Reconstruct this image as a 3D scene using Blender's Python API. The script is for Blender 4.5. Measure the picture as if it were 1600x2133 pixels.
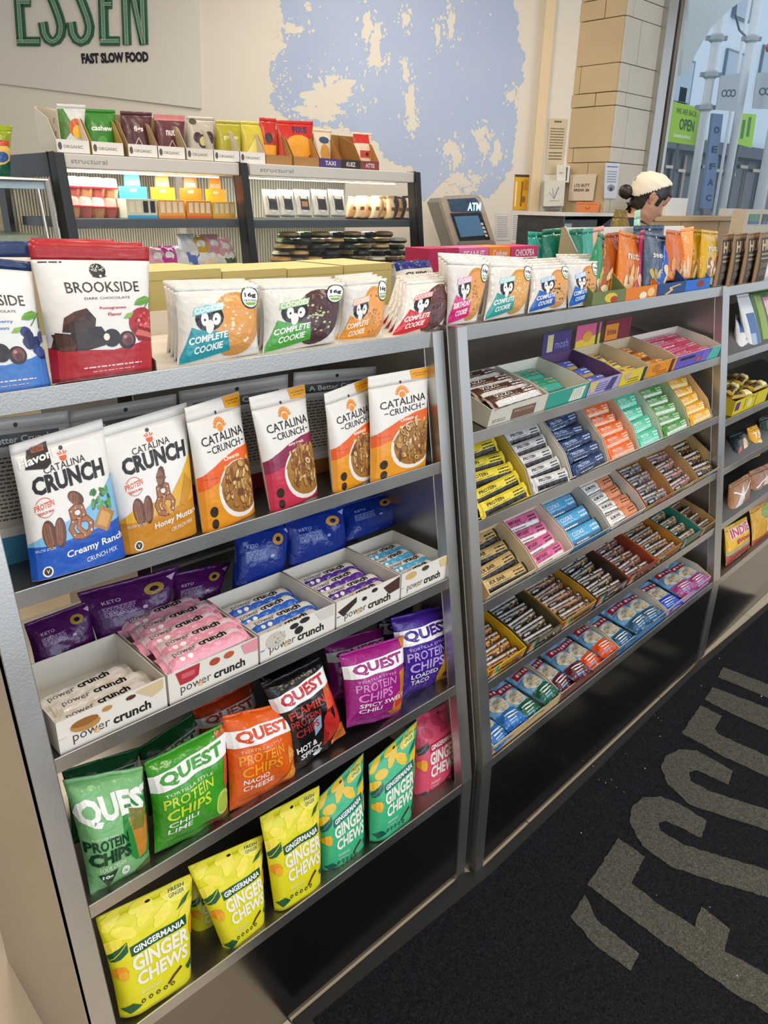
import bpy, bmesh, math, random
from mathutils import Vector, Matrix
from mathutils.geometry import tessellate_polygon
for o in list(bpy.data.objects): bpy.data.objects.remove(o)
SC = bpy.context.scene; COL = SC.collection
# ---------------------------------------------------------------- camera
F, YAW, PIT, ROL = 1583.98, 0.77514, 0.38624, -0.01945
CAM = Vector((-0.24214, -0.8695, 1.55298))
sa, ca, sb, cb = math.sin(YAW), math.cos(YAW), math.sin(PIT), math.cos(PIT)
fw = Vector((sa*cb, ca*cb, -sb)); rt = Vector((ca, -sa, 0)); dn = fw.cross(rt)
RX = rt*math.cos(ROL)+dn*math.sin(ROL); DN = dn*math.cos(ROL)-rt*math.sin(ROL)
cam = bpy.data.cameras.new('camera'); camo = bpy.data.objects.new('camera', cam); COL.objects.link(camo)
camo.matrix_world = Matrix(((RX.x, -DN.x, -fw.x, CAM.x), (RX.y, -DN.y, -fw.y, CAM.y), (RX.z, -DN.z, -fw.z, CAM.z), (0, 0, 0, 1)))
cam.sensor_fit = 'HORIZONTAL'; cam.sensor_width = 36; cam.lens = 36*F/1600; cam.clip_start = .02; cam.clip_end = 200
SC.camera = camo
# ---------------------------------------------------------------- world, lights, exposure
SC.view_settings.view_transform = 'Standard'; SC.view_settings.look = 'None'
SC.view_settings.exposure = -0.12; SC.view_settings.gamma = 1; SC.view_settings.use_curve_mapping = False
W = bpy.data.worlds.new('sky'); SC.world = W; W.use_nodes = True
bgn = W.node_tree.nodes['Background']; bgn.inputs[0].default_value = (.80, .89, 1, 1); bgn.inputs[1].default_value = 1.1
def area(name, loc, size, power, col, rot=(0, 0, 0), sy=None):
    l = bpy.data.lights.new(name, 'AREA'); l.shape = 'RECTANGLE'; l.size = size; l.size_y = sy or size
    l.energy = power; l.color = col; o = bpy.data.objects.new(name, l); COL.objects.link(o); o.location = loc; o.rotation_euler = rot
    return o
WARM = (1, .87, .70)
for i, (x, y) in enumerate(((-.6, .9), (1.6, .9), (3.6, .2), (.2, -.9), (1.9, -1.3), (.8, 2.9), (2.6, 2.6))):
    area('ceiling_lamp', (x, y, 3.25), .7, (24, 24, 20, 28, 22, 30, 26)[i], WARM)
# daylight through the shop front behind and beside the camera
area('shopfront_daylight', (2.2, -4.2, 2.0), 3.6, 72, (.80, .90, 1), (math.radians(-90), 0, 0), 2.4).rotation_euler = (math.radians(78), 0, math.radians(10))

# ---------------------------------------------------------------- helpers
def lin(h):
    if not isinstance(h, str): return h
    r = [int(h[i:i+2], 16)/255 for i in (1, 3, 5)] if len(h) == 7 else [int(h[i]*2, 16)/255 for i in (1, 2, 3)]
    return tuple(c/12.92 if c <= .04045 else ((c+.055)/1.055)**2.4 for c in r)+(1,)
def ray(px, py):
    return RX*((px-800)/F)+DN*((py-1066.5)/F)+fw
class Fr:
    def __init__(s, x, y, a): s.o = Vector((x, y, 0)); s.a = a; s.U = Vector((math.cos(a), math.sin(a), 0)); s.V = Vector((-math.sin(a), math.cos(a), 0))
    def w(s, u, v, z): return s.o+s.U*u+s.V*v+Vector((0, 0, z))
    def loc(s, P): d = P-s.o; return (d.dot(s.U), d.dot(s.V), P.z)
    def hit(s, px, py, v):
        d = ray(px, py); t = (v-(CAM-s.o).dot(s.V))/d.dot(s.V); return CAM+d*t
    def hu(s, px, py, v): return s.loc(s.hit(px, py, v))
def hitz(px, py, z):
    d = ray(px, py); return CAM+d*((z-CAM.z)/d.z)
def Mt(name, col=None, rough=.5, metal=0, attr=False, bump=0, bscale=40, var=0, vscale=8, spec=.5, coat=0, stretch=None, trans=0, emis=None, es=0, alpha=None, bdist=.002):
    m = bpy.data.materials.new(name); m.use_nodes = True; nt = m.node_tree; b = nt.nodes['Principled BSDF']
    b.inputs['Roughness'].default_value = rough; b.inputs['Metallic'].default_value = metal
    b.inputs['Specular IOR Level'].default_value = spec; b.inputs['Coat Weight'].default_value = coat; b.inputs['Coat Roughness'].default_value = .15
    b.inputs['Transmission Weight'].default_value = trans
    tc = nt.nodes.new('ShaderNodeTexCoord'); mp = nt.nodes.new('ShaderNodeMapping'); nt.links.new(tc.outputs['Object'], mp.inputs[0])
    if stretch: mp.inputs['Scale'].default_value = stretch
    src = None
    if attr:
        a = nt.nodes.new('ShaderNodeVertexColor'); a.layer_name = 'Col'; src = a.outputs[0]
    elif col: b.inputs['Base Color'].default_value = lin(col)
    if var:
        n = nt.nodes.new('ShaderNodeTexNoise'); n.inputs['Scale'].default_value = vscale; n.inputs['Detail'].default_value = 5
        nt.links.new(mp.outputs[0], n.inputs['Vector'])
        mr = nt.nodes.new('ShaderNodeMapRange'); mr.inputs[3].default_value = 1-var; mr.inputs[4].default_value = 1+var
        nt.links.new(n.outputs[0], mr.inputs[0])
        mx = nt.nodes.new('ShaderNodeVectorMath'); mx.operation = 'SCALE'; nt.links.new(mr.outputs[0], mx.inputs['Scale'])
        if src: nt.links.new(src, mx.inputs[0])
        else: mx.inputs[0].default_value = lin(col)[:3]
        src = mx.outputs[0]
        if metal:
            mr2 = nt.nodes.new('ShaderNodeMapRange'); mr2.inputs[3].default_value = rough-.08; mr2.inputs[4].default_value = rough+.1
            nt.links.new(n.outputs[0], mr2.inputs[0]); nt.links.new(mr2.outputs[0], b.inputs['Roughness'])
    if src: nt.links.new(src, b.inputs['Base Color'])
    if bump:
        n = nt.nodes.new('ShaderNodeTexNoise'); n.inputs['Scale'].default_value = bscale; n.inputs['Detail'].default_value = 3
        nt.links.new(mp.outputs[0], n.inputs['Vector'])
        bp = nt.nodes.new('ShaderNodeBump'); bp.inputs['Strength'].default_value = bump; bp.inputs['Distance'].default_value = bdist
        nt.links.new(n.outputs[0], bp.inputs['Height']); nt.links.new(bp.outputs[0], b.inputs['Normal'])
    if emis: b.inputs['Emission Color'].default_value = lin(emis); b.inputs['Emission Strength'].default_value = es
    if alpha is not None: b.inputs['Alpha'].default_value = alpha
    return m
M = dict(
    film=Mt('printed_film', attr=True, rough=.33, bump=.7, bscale=20, bdist=.006),
    foil=Mt('glossy_film', attr=True, rough=.22, bump=1, bscale=24, bdist=.008),
    card=Mt('printed_card', attr=True, rough=.65, var=.04, vscale=30),
    matte=Mt('painted_matte', attr=True, rough=.8, var=.03, vscale=12),
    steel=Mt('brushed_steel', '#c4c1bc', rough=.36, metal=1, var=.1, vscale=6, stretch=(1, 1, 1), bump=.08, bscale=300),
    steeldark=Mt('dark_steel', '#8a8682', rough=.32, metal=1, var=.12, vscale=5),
    kick=Mt('kick_steel', '#8f8b87', rough=.18, metal=1, var=.06, vscale=3),
    black=Mt('black_paint', '#15171a', rough=.4, var=.1),
    rubber=Mt('dark_plastic', '#26282b', rough=.5),
    clear=Mt('clear_plastic', '#f4f7f8', rough=.12, alpha=.38),
    lamp=Mt('lamp_white', '#ffffff', emis='#fff2dc', es=4),
    screen=Mt('screen_blue', '#2a4a66', rough=.2, emis='#5f86a8', es=.5),
    glow=Mt('lit_letters', '#9fd0ff', emis='#8fc4ff', es=3.0),
)
class MB:
    def __init__(s): s.V = []; s.F = []; s.C = []
    def add(s, V, Fc, c):
        n = len(s.V); s.V += [Vector(v) for v in V]; s.F += [tuple(i+n for i in f) for f in Fc]
        if isinstance(c, list): s.C += c
        else: s.C += [lin(c)]*len(Fc)
    def par(s, o, a, b, c, col):          # parallelepiped
        o, a, b, c = Vector(o), Vector(a), Vector(b), Vector(c)
        V = [o, o+a, o+a+b, o+b, o+c, o+a+c, o+a+b+c, o+b+c]
        s.add(V, [(0, 3, 2, 1), (4, 5, 6, 7), (0, 1, 5, 4), (1, 2, 6, 5), (2, 3, 7, 6), (3, 0, 4, 7)], col)
    def box(s, fr, u0, u1, v0, v1, z0, z1, col='#808080'):
        o = fr.w(u0, v0, z0); s.par(o, fr.U*(u1-u0), fr.V*(v1-v0), Vector((0, 0, z1-z0)), col)
    def prism(s, pts, d, col):             # pts: 3D loop, d: extrusion vector
        n = len(pts); P = [Vector(p) for p in pts]; d = Vector(d)
        T = tessellate_polygon([P]); s.add(P+[p+d for p in P], [tuple(t) for t in T]+[tuple(i+n for i in t) for t in T]+[(i, (i+1) % n, (i+1) % n+n, i+n) for i in range(n)], col)
    def tube(s, pts, r, col, n=10, cap=True):
        P = [Vector(p) for p in pts]; R = r if isinstance(r, (list, tuple)) else [r]*len(P); V = []; Fc = []
        for i, p in enumerate(P):
            t = (P[min(i+1, len(P)-1)]-P[max(i-1, 0)]).normalized(); a = t.cross(Vector((0, 0, 1)))
            if a.length < .05: a = t.cross(Vector((1, 0, 0)))
            a.normalize(); b = t.cross(a)
            V += [p+(a*math.cos(k*2*math.pi/n)+b*math.sin(k*2*math.pi/n))*R[i] for k in range(n)]
        for i in range(len(P)-1):
            for k in range(n): Fc.append((i*n+k, i*n+(k+1) % n, (i+1)*n+(k+1) % n, (i+1)*n+k))
        if cap: Fc += [tuple(range(n))[::-1], tuple((len(P)-1)*n+k for k in range(n))]
        s.add(V, Fc, col)
    def lathe(s, c, prof, col, n=16, axis=None):
        c = Vector(c); V = []; Fc = []
        for r, z in prof: V += [c+Vector((r*math.cos(k*2*math.pi/n), r*math.sin(k*2*math.pi/n), z)) for k in range(n)]
        for i in range(len(prof)-1):
            for k in range(n): Fc.append((i*n+k, i*n+(k+1) % n, (i+1)*n+(k+1) % n, (i+1)*n+k))
        Fc += [tuple(range(n))[::-1], tuple((len(prof)-1)*n+k for k in range(n))]
        s.add(V, Fc, col)
    def obj(s, name, mat, parent=None, smooth=False, origin=None, bevel=0):
        return mk(name, s.V, s.F, s.C, mat, parent, smooth, origin, bevel)
def mesh_from(name, V, Fc, C, mat, smooth):
    me = bpy.data.meshes.new(name); me.from_pydata([tuple(v) for v in V], [], Fc)
    if C:
        at = me.color_attributes.new('Col', 'FLOAT_COLOR', 'CORNER'); buf = []
        for p in me.polygons:
            c = lin(C[p.index]); buf += list(c)*p.loop_total
        at.data.foreach_set('color', buf)
    me.materials.append(M[mat] if isinstance(mat, str) else mat)
    if smooth: me.polygons.foreach_set('use_smooth', [True]*len(me.polygons))
    return me
def mk(name, V, Fc, C, mat, parent=None, smooth=False, origin=None, bevel=0):
    if parent is not None:
        p = parent
        while p.parent: p = p.parent
        O = p.location.copy(); V = [Vector(v)-O for v in V]
    else:
        O = origin
        if O is None:
            n = len(V); O = Vector((sum(v[0] for v in V)/n, sum(v[1] for v in V)/n, min(v[2] for v in V)))
        O = Vector(O); V = [Vector(v)-O for v in V]
    me = mesh_from(name, V, Fc, C, mat, smooth); o = bpy.data.objects.new(name, me); COL.objects.link(o)
    if parent is not None: o.parent = parent
    else: o.location = O
    if bevel:
        b = o.modifiers.new('bevel', 'BEVEL'); b.width = bevel; b.segments = 2; b.limit_method = 'ANGLE'
    return o
def tag(o, label=None, cat=None, group=None, kind=None):
    if label: o['label'] = label
    if cat: o['category'] = cat
    if group: o['group'] = group
    if kind: o['kind'] = kind
    return o
def thing(name, label, cat, loc, group=None):
    o = bpy.data.objects.new(name, None); o.empty_display_size = .05; COL.objects.link(o); o.location = loc
    return tag(o, label, cat, group)
# ---- flat print: shapes in unit (u, v) of a face, stacked in layers
TC = {}
def text2d(s, wt=0):
    k = (s, wt)
    if k not in TC:
        cu = bpy.data.curves.new('t', 'FONT'); cu.body = s; cu.size = 1; cu.offset = wt; cu.resolution_u = 2; cu.fill_mode = 'FRONT'
        ob = bpy.data.objects.new('t', cu); me = bpy.data.meshes.new_from_object(ob)
        V = [(v.co.x, v.co.y) for v in me.vertices]; Fc = [tuple(p.vertices) for p in me.polygons]
        bpy.data.objects.remove(ob); bpy.data.curves.remove(cu); bpy.data.meshes.remove(me)
        if V:
            x0 = min(v[0] for v in V); x1 = max(v[0] for v in V); y0 = min(v[1] for v in V); y1 = max(v[1] for v in V)
            V = [((x-x0)/(x1-x0), (y-y0)/(y1-y0)) for x, y in V]
        TC[k] = (V, Fc)
    return TC[k]
def rectp(a, b, c, d): return [(a, b), (c, b), (c, d), (a, d)]
def ell(cu, cv, ru, rv, n=18, a0=0, a1=2*math.pi, rot=0):
    out = []
    for i in range(n):
        t = a0+(a1-a0)*i/(n if a1-a0 > 6.28 else n-1); x = ru*math.cos(t); y = rv*math.sin(t)
        out.append((cu+x*math.cos(rot)-y*math.sin(rot), cv+x*math.sin(rot)+y*math.cos(rot)))
    return out
def shapes(spec):
    """spec items -> list of (verts2d, faces, colour)"""
    out = []
    for it in spec:
        k = it[0]
        if k == 'r': out.append((rectp(*it[1:5]), [(0, 1, 2, 3)], it[5]))
        elif k == 'p':
            P = it[1]; out.append((P, [tuple(t) for t in tessellate_polygon([[Vector((x, y, 0)) for x, y in P]])], it[2]))
        elif k == 'e':
            P = ell(*it[1:5], n=it[6] if len(it) > 6 else 16, rot=it[7] if len(it) > 7 else 0); out.append((P, [tuple(range(len(P)))], it[5]))
        elif k == 's':                      # stroke
            P = it[1]; w = it[2]; asp = it[4] if len(it) > 4 else 1.3; V = []; Fc = []
            for i, (x, y) in enumerate(P):
                a = P[max(i-1, 0)]; b = P[min(i+1, len(P)-1)]; dx = (b[0]-a[0]); dy = (b[1]-a[1])*asp; l = math.hypot(dx, dy) or 1
                nx, ny = -dy/l*w/2, dx/l*w/2/asp; V += [(x+nx, y+ny), (x-nx, y-ny)]
            for i in range(len(P)-1): Fc.append((2*i, 2*i+1, 2*i+3, 2*i+2))
            out.append((V, Fc, it[3]))
        elif k == 't':                      # ('t', text, u0, v0, u1, v1, colour, weight, rise, skew)
            V, Fc = text2d(it[1], it[7] if len(it) > 7 else .01); u0, v0, u1, v1 = it[2:6]; rise = it[8] if len(it) > 8 else 0; sk = it[9] if len(it) > 9 else 0
            out.append(([(u0+(u1-u0)*x+sk*y, v0+(v1-v0)*y+rise*x) for x, y in V], Fc, it[6]))
    return out
NU, NV = 20, 26
ARTC = {}
def art2d(key, spec, nu=NU, nv=NV):
    """cut the shapes on the surface grid; returns verts (u, v, layer), faces, colours"""
    k = (key, nu, nv)
    if key is not None and k in ARTC: return ARTC[k]
    bm = bmesh.new(); il = bm.faces.layers.int.new('c'); cols = []; ll = 0; last = None
    for V, Fc, c in shapes(spec):
        ll += 1
        cols.append(lin(c)); vs = [bm.verts.new((min(max(x, .004), .996), min(max(y, .004), .996), ll)) for x, y in V]
        for f in Fc:
            try: fa = bm.faces.new([vs[i] for i in f]); fa[il] = len(cols)-1
            except ValueError: pass
    for ax, n in ((0, nu), (1, nv)):
        for i in range(1, n):
            co = [0, 0, 0]; co[ax] = i/n; no = [0, 0, 0]; no[ax] = 1
            bmesh.ops.bisect_plane(bm, geom=bm.verts[:]+bm.edges[:]+bm.faces[:], plane_co=co, plane_no=no, dist=1e-6)
    for k2 in range(-nv+1, nu):          # and on the cell diagonals, so every layer lies on the same triangles
        bmesh.ops.bisect_plane(bm, geom=bm.verts[:]+bm.edges[:]+bm.faces[:], plane_co=(k2/nu, 0, 0), plane_no=Vector((nu, -nv, 0)).normalized(), dist=1e-6)
    bm.normal_update(); bm.verts.index_update()
    V = [(v.co.x, v.co.y, v.co.z) for v in bm.verts]; Fo = []; C = []
    for f in bm.faces:
        idx = [v.index for v in f.verts]
        if f.normal.z < 0: idx.reverse()
        Fo.append(tuple(idx)); C.append(cols[f[il]])
    bm.free()
    if key is not None: ARTC[k] = (V, Fo, C, nu, nv)
    return V, Fo, C, nu, nv
def drape(mb, art, S, N, flip=False, e0=.0010, e=.00006):
    V, Fo, C, nu, nv = art; e = min(e, .0006/max([1]+[v[2] for v in V])); nodes = {}
    def nd(i, j):
        if (i, j) not in nodes: nodes[(i, j)] = (S(i/nu, j/nv), N(i/nu, j/nv))
        return nodes[(i, j)]
    out = []
    for u, v, l in V:
        x, y = u*nu, v*nv; i, j = min(int(x), nu-1), min(int(y), nv-1); a, b = x-i, y-j; h_ = e0+e*l
        A, B = nd(i, j), nd(i+1, j+1); Cn = nd(i+1, j) if a >= b else nd(i, j+1)
        if a < b: a, b = b, a
        out.append((A[0]+A[1]*h_)*(1-a)+(Cn[0]+Cn[1]*h_)*(a-b)+(B[0]+B[1]*h_)*b)
    mb.add(out, [tuple(reversed(f)) for f in Fo] if flip else Fo, list(C))
def noise1(seed):
    r = random.Random(seed); T = [(r.uniform(3, 11), r.uniform(2, 9), r.uniform(0, 6.28), r.uniform(.3, 1)) for _ in range(6)]
    return lambda u, v: sum(w*math.sin(a*u+b*v+p) for a, b, p, w in T)/3
def pouch(name, label, cat, fr, cn, T, base, spec, key=None, kind='stand', seal=None, group=None, mat='film', seed=0, tv=.9, wr=.05, back=None):
    """cn: BL BR TR TL as (px, py, depth) -> a filled pouch standing on those corners"""
    P = [fr.hit(*c) if not isinstance(c, Vector) else c for c in cn]; tv = round(tv*NV)/NV
    BL, BR, TR, TL = P; ux = (BR-BL+TR-TL).normalized(); uy = (TL-BL+TR-BR).normalized(); n = ux.cross(uy).normalized()
    ns = noise1(seed); puff = kind == 'pillow'
    def hv(v):
        if puff:
            if v < .05 or v > .95: return .03
            return max(.03, math.sin(math.pi*(v-.05)/.9))**.55
        return (.72+.28*min(1, v/.22)) if v < .35 else max(.02, 1-((v-.35)/.57)**2*.98) if v < .92 else .02
    def xs(u, v):
        pin = .035*math.sin(math.pi*v) if puff else .018*math.sin(math.pi*min(1, v*1.1))
        x = u; return .5+(x-.5)*(1-pin*2)
    def S(u, v, s=1, fl=1.0):
        x = xs(u, v); p = (BL*(1-x)+BR*x)*(1-v)+(TL*(1-x)+TR*x)*v
        e = max(0, 1-abs(2*u-1)**5)**.7
        edge = min(1, 6*min(u, 1-u))
        return p+n*s*(T/2*e*hv(v)*(1+wr*1.1*ns(u, v))+edge*T*wr*.4*ns(u*1.7, v*1.7)*(1 if s > 0 else 0))
    def N(u, v):
        d = .02; a = S(min(u+d, 1), v)-S(max(u-d, 0), v); b = S(u, min(v+d, 1))-S(u, max(v-d, 0)); return a.cross(b).normalized()
    org = (BL+BR)/2
    root = thing(name, label, cat, org, group)
    def body(v0, v1, col, bcol, nm, js):
        mb = MB(); V = []; Fc = []
        for s in (1, -1):
            for j in js:
                for i in range(NU+1): V.append(S(i/NU, j, s)+(n*s*.0004))
        m = NU+1; L = len(js)
        for s in range(2):
            for j in range(L-1):
                for i in range(NU):
                    a = s*m*L+j*m+i; Fc += [(a, a+1, a+m+1), (a, a+m+1, a+m)] if s == 0 else [(a+m+1, a+1, a), (a+m, a+m+1, a)]
        nf = len(Fc); o = m*L
        for j in range(L-1):
            Fc.append((j*m, (j+1)*m, o+(j+1)*m, o+j*m)); Fc.append((j*m+m-1, o+j*m+m-1, o+(j+1)*m+m-1, (j+1)*m+m-1))
        for i in range(NU):
            Fc.append((i, o+i, o+i+1, i+1)); a = (L-1)*m+i; Fc.append((a, a+1, o+a+1, o+a))
        C = [lin(col)]*(nf//2)+[lin(bcol)]*(nf//2)+[lin(col)]*(len(Fc)-nf)
        mb.add(V, Fc, C); return mb.obj(nm, mat, root, True)
    kb = [j/NV for j in range(NV+1) if j/NV < tv+.001]
    body(0, tv, base, back or base, 'pouch', kb)
    body(tv, 1, seal or base, seal or base, 'top_seal', [j/NV for j in range(NV+1) if j/NV > tv-.001])
    if spec:
        mb = MB(); drape(mb, art2d(key, spec), S, N); mb.obj('printed_front', mat, root, False)
    return root
# ---------------------------------------------------------------- racks
R1 = Fr(0, 0, 0); R2 = Fr(.9275, -.0211, .0372)
LEAN = .1525
Z1 = [1.3198, 1.0622, .8087, .5553, .3011]; Z2 = [1.3282, 1.1128, .922, .7326, .5389, .3415]
WD1, WD2, DEP = .914, 1.3682, .533
def fv(z, Z): return LEAN*max(0, z-Z[-1])
def row(fr, Z, i, px, py):           # local u where a pixel meets the front edge of shelf i
    return fr.hu(px, py, fv(Z[i], Z))[0]
R3 = Fr(R2.w(1.381, 0, 0).x, R2.w(1.381, .005, 0).y, .041)
Z3 = []
for px, py in ((1530, 595), (1523, 740), (1516, 873), (1515, 973), (1510, 1087), (1508, 1196)):
    z = 0
    for _ in range(12): z = R3.hu(px, py, LEAN*max(0, z-.34))[2]
    Z3.append(z)
# ---------------------------------------------------------------- structure: floor, mat, walls, ceiling
def structure(o): o['kind'] = 'structure'; return o
def floor_mat():
    m = bpy.data.materials.new('beige_stone_floor'); m.use_nodes = True; nt = m.node_tree; b = nt.nodes['Principled BSDF']
    tc = nt.nodes.new('ShaderNodeTexCoord'); n = nt.nodes.new('ShaderNodeTexNoise'); n.inputs['Scale'].default_value = 3; n.inputs['Detail'].default_value = 7
    r = nt.nodes.new('ShaderNodeValToRGB'); r.color_ramp.elements[0].color = lin('#b8a892'); r.color_ramp.elements[1].color = lin('#d6c8b3')
    nt.links.new(tc.outputs['Object'], n.inputs['Vector']); nt.links.new(n.outputs[0], r.inputs[0]); nt.links.new(r.outputs[0], b.inputs['Base Color']); b.inputs['Roughness'].default_value = .35
    return m
FM = floor_mat()
mb = MB(); mb.box(Fr(0, 0, 0), -4, 9, -5, 7, -.06, -.012); structure(mb.obj('floor', Mt('floor_joint', '#5d5348', rough=.8)))
flo = bpy.data.objects['floor']
for i in range(9):
    for j in range(9):
        x0 = -2.83+i*.8; y0 = -2.37+j*.8; mb = MB()
        mb.box(Fr(0, 0, 0), x0, x0+.796, y0, y0+.796, -.012, 0); mb.obj('floor_tile', FM, flo)
# black entrance mat with grey lettering
def mat_mat(name, c0, c1):
    m = bpy.data.materials.new(name); m.use_nodes = True; nt = m.node_tree; b = nt.nodes['Principled BSDF']; b.inputs['Roughness'].default_value = .95; b.inputs['Specular IOR Level'].default_value = .15
    tc = nt.nodes.new('ShaderNodeTexCoord'); n = nt.nodes.new('ShaderNodeTexNoise'); n.inputs['Scale'].default_value = 170; n.inputs['Detail'].default_value = 2; n.inputs['Distortion'].default_value = 1.5
    r = nt.nodes.new('ShaderNodeValToRGB'); r.color_ramp.elements[0].position = .35; r.color_ramp.elements[1].position = .68; r.color_ramp.elements[0].color = lin(c0); r.color_ramp.elements[1].color = lin(c1)
    nt.links.new(tc.outputs['Object'], n.inputs['Vector']); nt.links.new(n.outputs[0], r.inputs[0]); nt.links.new(r.outputs[0], b.inputs['Base Color'])
    bp = nt.nodes.new('ShaderNodeBump'); bp.inputs['Strength'].default_value = .9; bp.inputs['Distance'].default_value = .004; nt.links.new(n.outputs[0], bp.inputs['Height']); nt.links.new(bp.outputs[0], b.inputs['Normal'])
    return m
matt = thing('entrance_mat', 'large black entrance mat with big grey letters lying in front of the racks', 'mat', (1.5, -1, 0))
mb = MB(); mb.prism([(x, y, 0) for x, y in ((.40, -3.2), (2.95, -3.2), (2.95, .003), (2.6, .002), (2.15, -.003), (1.37, -.04), (.95, -.055), (.40, -.035))], (0, 0, .008), '#111'); mb.obj('mat_pile', mat_mat('black_pile', '#0b0c0f', '#23252b'), matt)
mb = MB(); mb.prism([(x, y, 0) for x, y in ((.40, -.035), (.95, -.055), (1.37, -.04), (2.15, -.003), (2.6, .002), (2.97, .003), (2.97, .027), (2.6, .024), (2.3, .024), (.94, -.027), (.91, -.006), (.37, -.006), (.37, -.035))], (0, 0, .006), '#111'); mb.box(Fr(0, 0, 0), .37, .40, -3.2, -.035, 0, .006); mb.obj('mat_border', Mt('rubber_edge', '#1d1b19', rough=.7), matt)
LM = mat_mat('grey_pile', '#3d3c35', '#64625a')
def q(x, y): return (1150+x/2.6556, 1330+y/2.6556)
letters = [
 [(180, 1420), (250, 1560), (480, 1745), (435, 1840), (240, 1700), (102, 1540)],
 [(365, 1105), (515, 1210), (440, 1355), (560, 1450), (790, 1600), (825, 1485), (985, 1610), (955, 1735), (1195, 1890), (1195, 2115), (1000, 1960), (600, 1670), (195, 1365)],
 [(855, 1010), (825, 1105), (630, 1010), (590, 1020), (600, 1065), (720, 1140), (880, 1190), (1195, 1250), (1195, 1405), (900, 1345), (660, 1265), (500, 1150), (430, 1020), (440, 940), (500, 880), (600, 875), (700, 915)],
 [(1000, 735), (975, 810), (800, 730), (760, 740), (765, 790), (880, 850), (1195, 920), (1195, 1040), (1000, 1000), (760, 920), (640, 810), (603, 710), (630, 650), (700, 615), (800, 620), (900, 675)],
 [(820, 370), (940, 430), (900, 500), (920, 530), (1195, 660), (1195, 775), (960, 660), (718, 525)],
 [(885, 270), (1195, 375), (1195, 515), (1000, 420), (845, 340)],
 [(945, 160), (1195, 245), (1195, 330), (1050, 270), (918, 215)]]
for L in letters:
    L = [((x+ (260 if x >= 1195 else 0)), y+(int(260*.42) if x >= 1195 else 0)) for x, y in L]
    P = [hitz(*q(x, y), .0085) for x, y in L]
    # small serration of the woven edge
    Q = []
    r = random.Random(len(L))
    for i, p in enumerate(P):
        b = P[(i+1) % len(P)]; n = max(1, int((b-p).length/.012)); nn = Vector((-(b-p).y, (b-p).x, 0)).normalized()
        for k in range(n): Q.append(p.lerp(b, k/n)+nn*(r.uniform(-.0022, .0022) if k else 0))
    mb = MB(); mb.prism(Q, (0, 0, .0016), '#777'); mb.obj('letter', LM, matt)
mb = MB(); r = random.Random(7)
crumbs = [(1248, 1625), (1262, 1632), (1275, 1625), (1285, 1640), (1300, 1650), (1365, 1490), (1372, 1495), (1378, 1502), (1376, 1533), (1237, 1597), (1344, 1602), (1212, 1736), (1368, 1866), (1462, 1428), (1465, 1500), (1500, 1372), (1587, 1452), (1303, 1571), (1538, 2034), (1480, 1890)]
for k, (px, py) in enumerate(crumbs):
    p = hitz(px, py, .01); s = r.uniform(.002, .0045)*(2 if k == 16 else 1); a = r.uniform(0, 3)
    mb.par(p, (s*math.cos(a), s*math.sin(a), 0), (-s*.5*math.sin(a), s*.5*math.cos(a), 0), (0, 0, .001), '#c9c2ae')
tag(mb.obj('lint', 'matte'), 'pale crumbs and lint scattered on the black entrance mat', 'lint', kind='stuff')

HD = Vector((sa, ca, 0))
wc = CAM+HD*5.6; WL = Fr(wc.x, wc.y, -YAW-.13)       # the mural wall
WALLM = Mt('painted_wall', '#ded9d0', rough=.6, var=.02, vscale=2)
mb = MB(); mb.box(WL, -6.5, WL.hu(1205, 240, -.05)[0]+.06, 0, .12, 0, 3.4); wall = structure(mb.obj('wall_back', WALLM))
mb = MB(); mb.prism([(-4, -2.6, 3.4), (9, -2.6, 3.4), (9, 1.98, 3.4), (4.4, 1.98, 3.4), (4.4, 7, 3.4), (-4, 7, 3.4)], (0, 0, .06), '#eee'); structure(mb.obj('ceiling', Mt('ceiling_white', '#e6e1d8', rough=.8)))
mb = MB(); mb.box(Fr(0, 0, 0), -3.2, -3.1, -2.6, 7, 0, 3.4); structure(mb.obj('wall_left', WALLM))
# blue painted tree shape on the wall
def mural_mat():
    m = bpy.data.materials.new('blue_mural_paint'); m.use_nodes = True; nt = m.node_tree; b = nt.nodes['Principled BSDF']; b.inputs['Roughness'].default_value = .6
    tc = nt.nodes.new('ShaderNodeTexCoord'); n = nt.nodes.new('ShaderNodeTexNoise'); n.inputs['Scale'].default_value = 1.4; n.inputs['Detail'].default_value = 4
    r = nt.nodes.new('ShaderNodeValToRGB'); r.color_ramp.elements[0].position = .3; r.color_ramp.elements[1].position = .7; r.color_ramp.elements[0].color = lin('#a6b8da'); r.color_ramp.elements[1].color = lin('#b2c3e0')
    nt.links.new(tc.outputs['Object'], n.inputs['Vector']); nt.links.new(n.outputs[0], r.inputs[0]); nt.links.new(r.outputs[0], b.inputs['Base Color']); return m
def jag(P, amp, step, seed):
    r = random.Random(seed); Q = []
    for i, p in enumerate(P):
        b = P[(i+1) % len(P)]; L = math.hypot(b[0]-p[0], b[1]-p[1]); n = max(1, int(L/step)); nx, ny = -(b[1]-p[1])/L, (b[0]-p[0])/L
        for k in range(n):
            t = k/n; d = r.uniform(-amp, amp) if k else 0; Q.append((p[0]+(b[0]-p[0])*t+nx*d, p[1]+(b[1]-p[1])*t+ny*d))
    return Q
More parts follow.
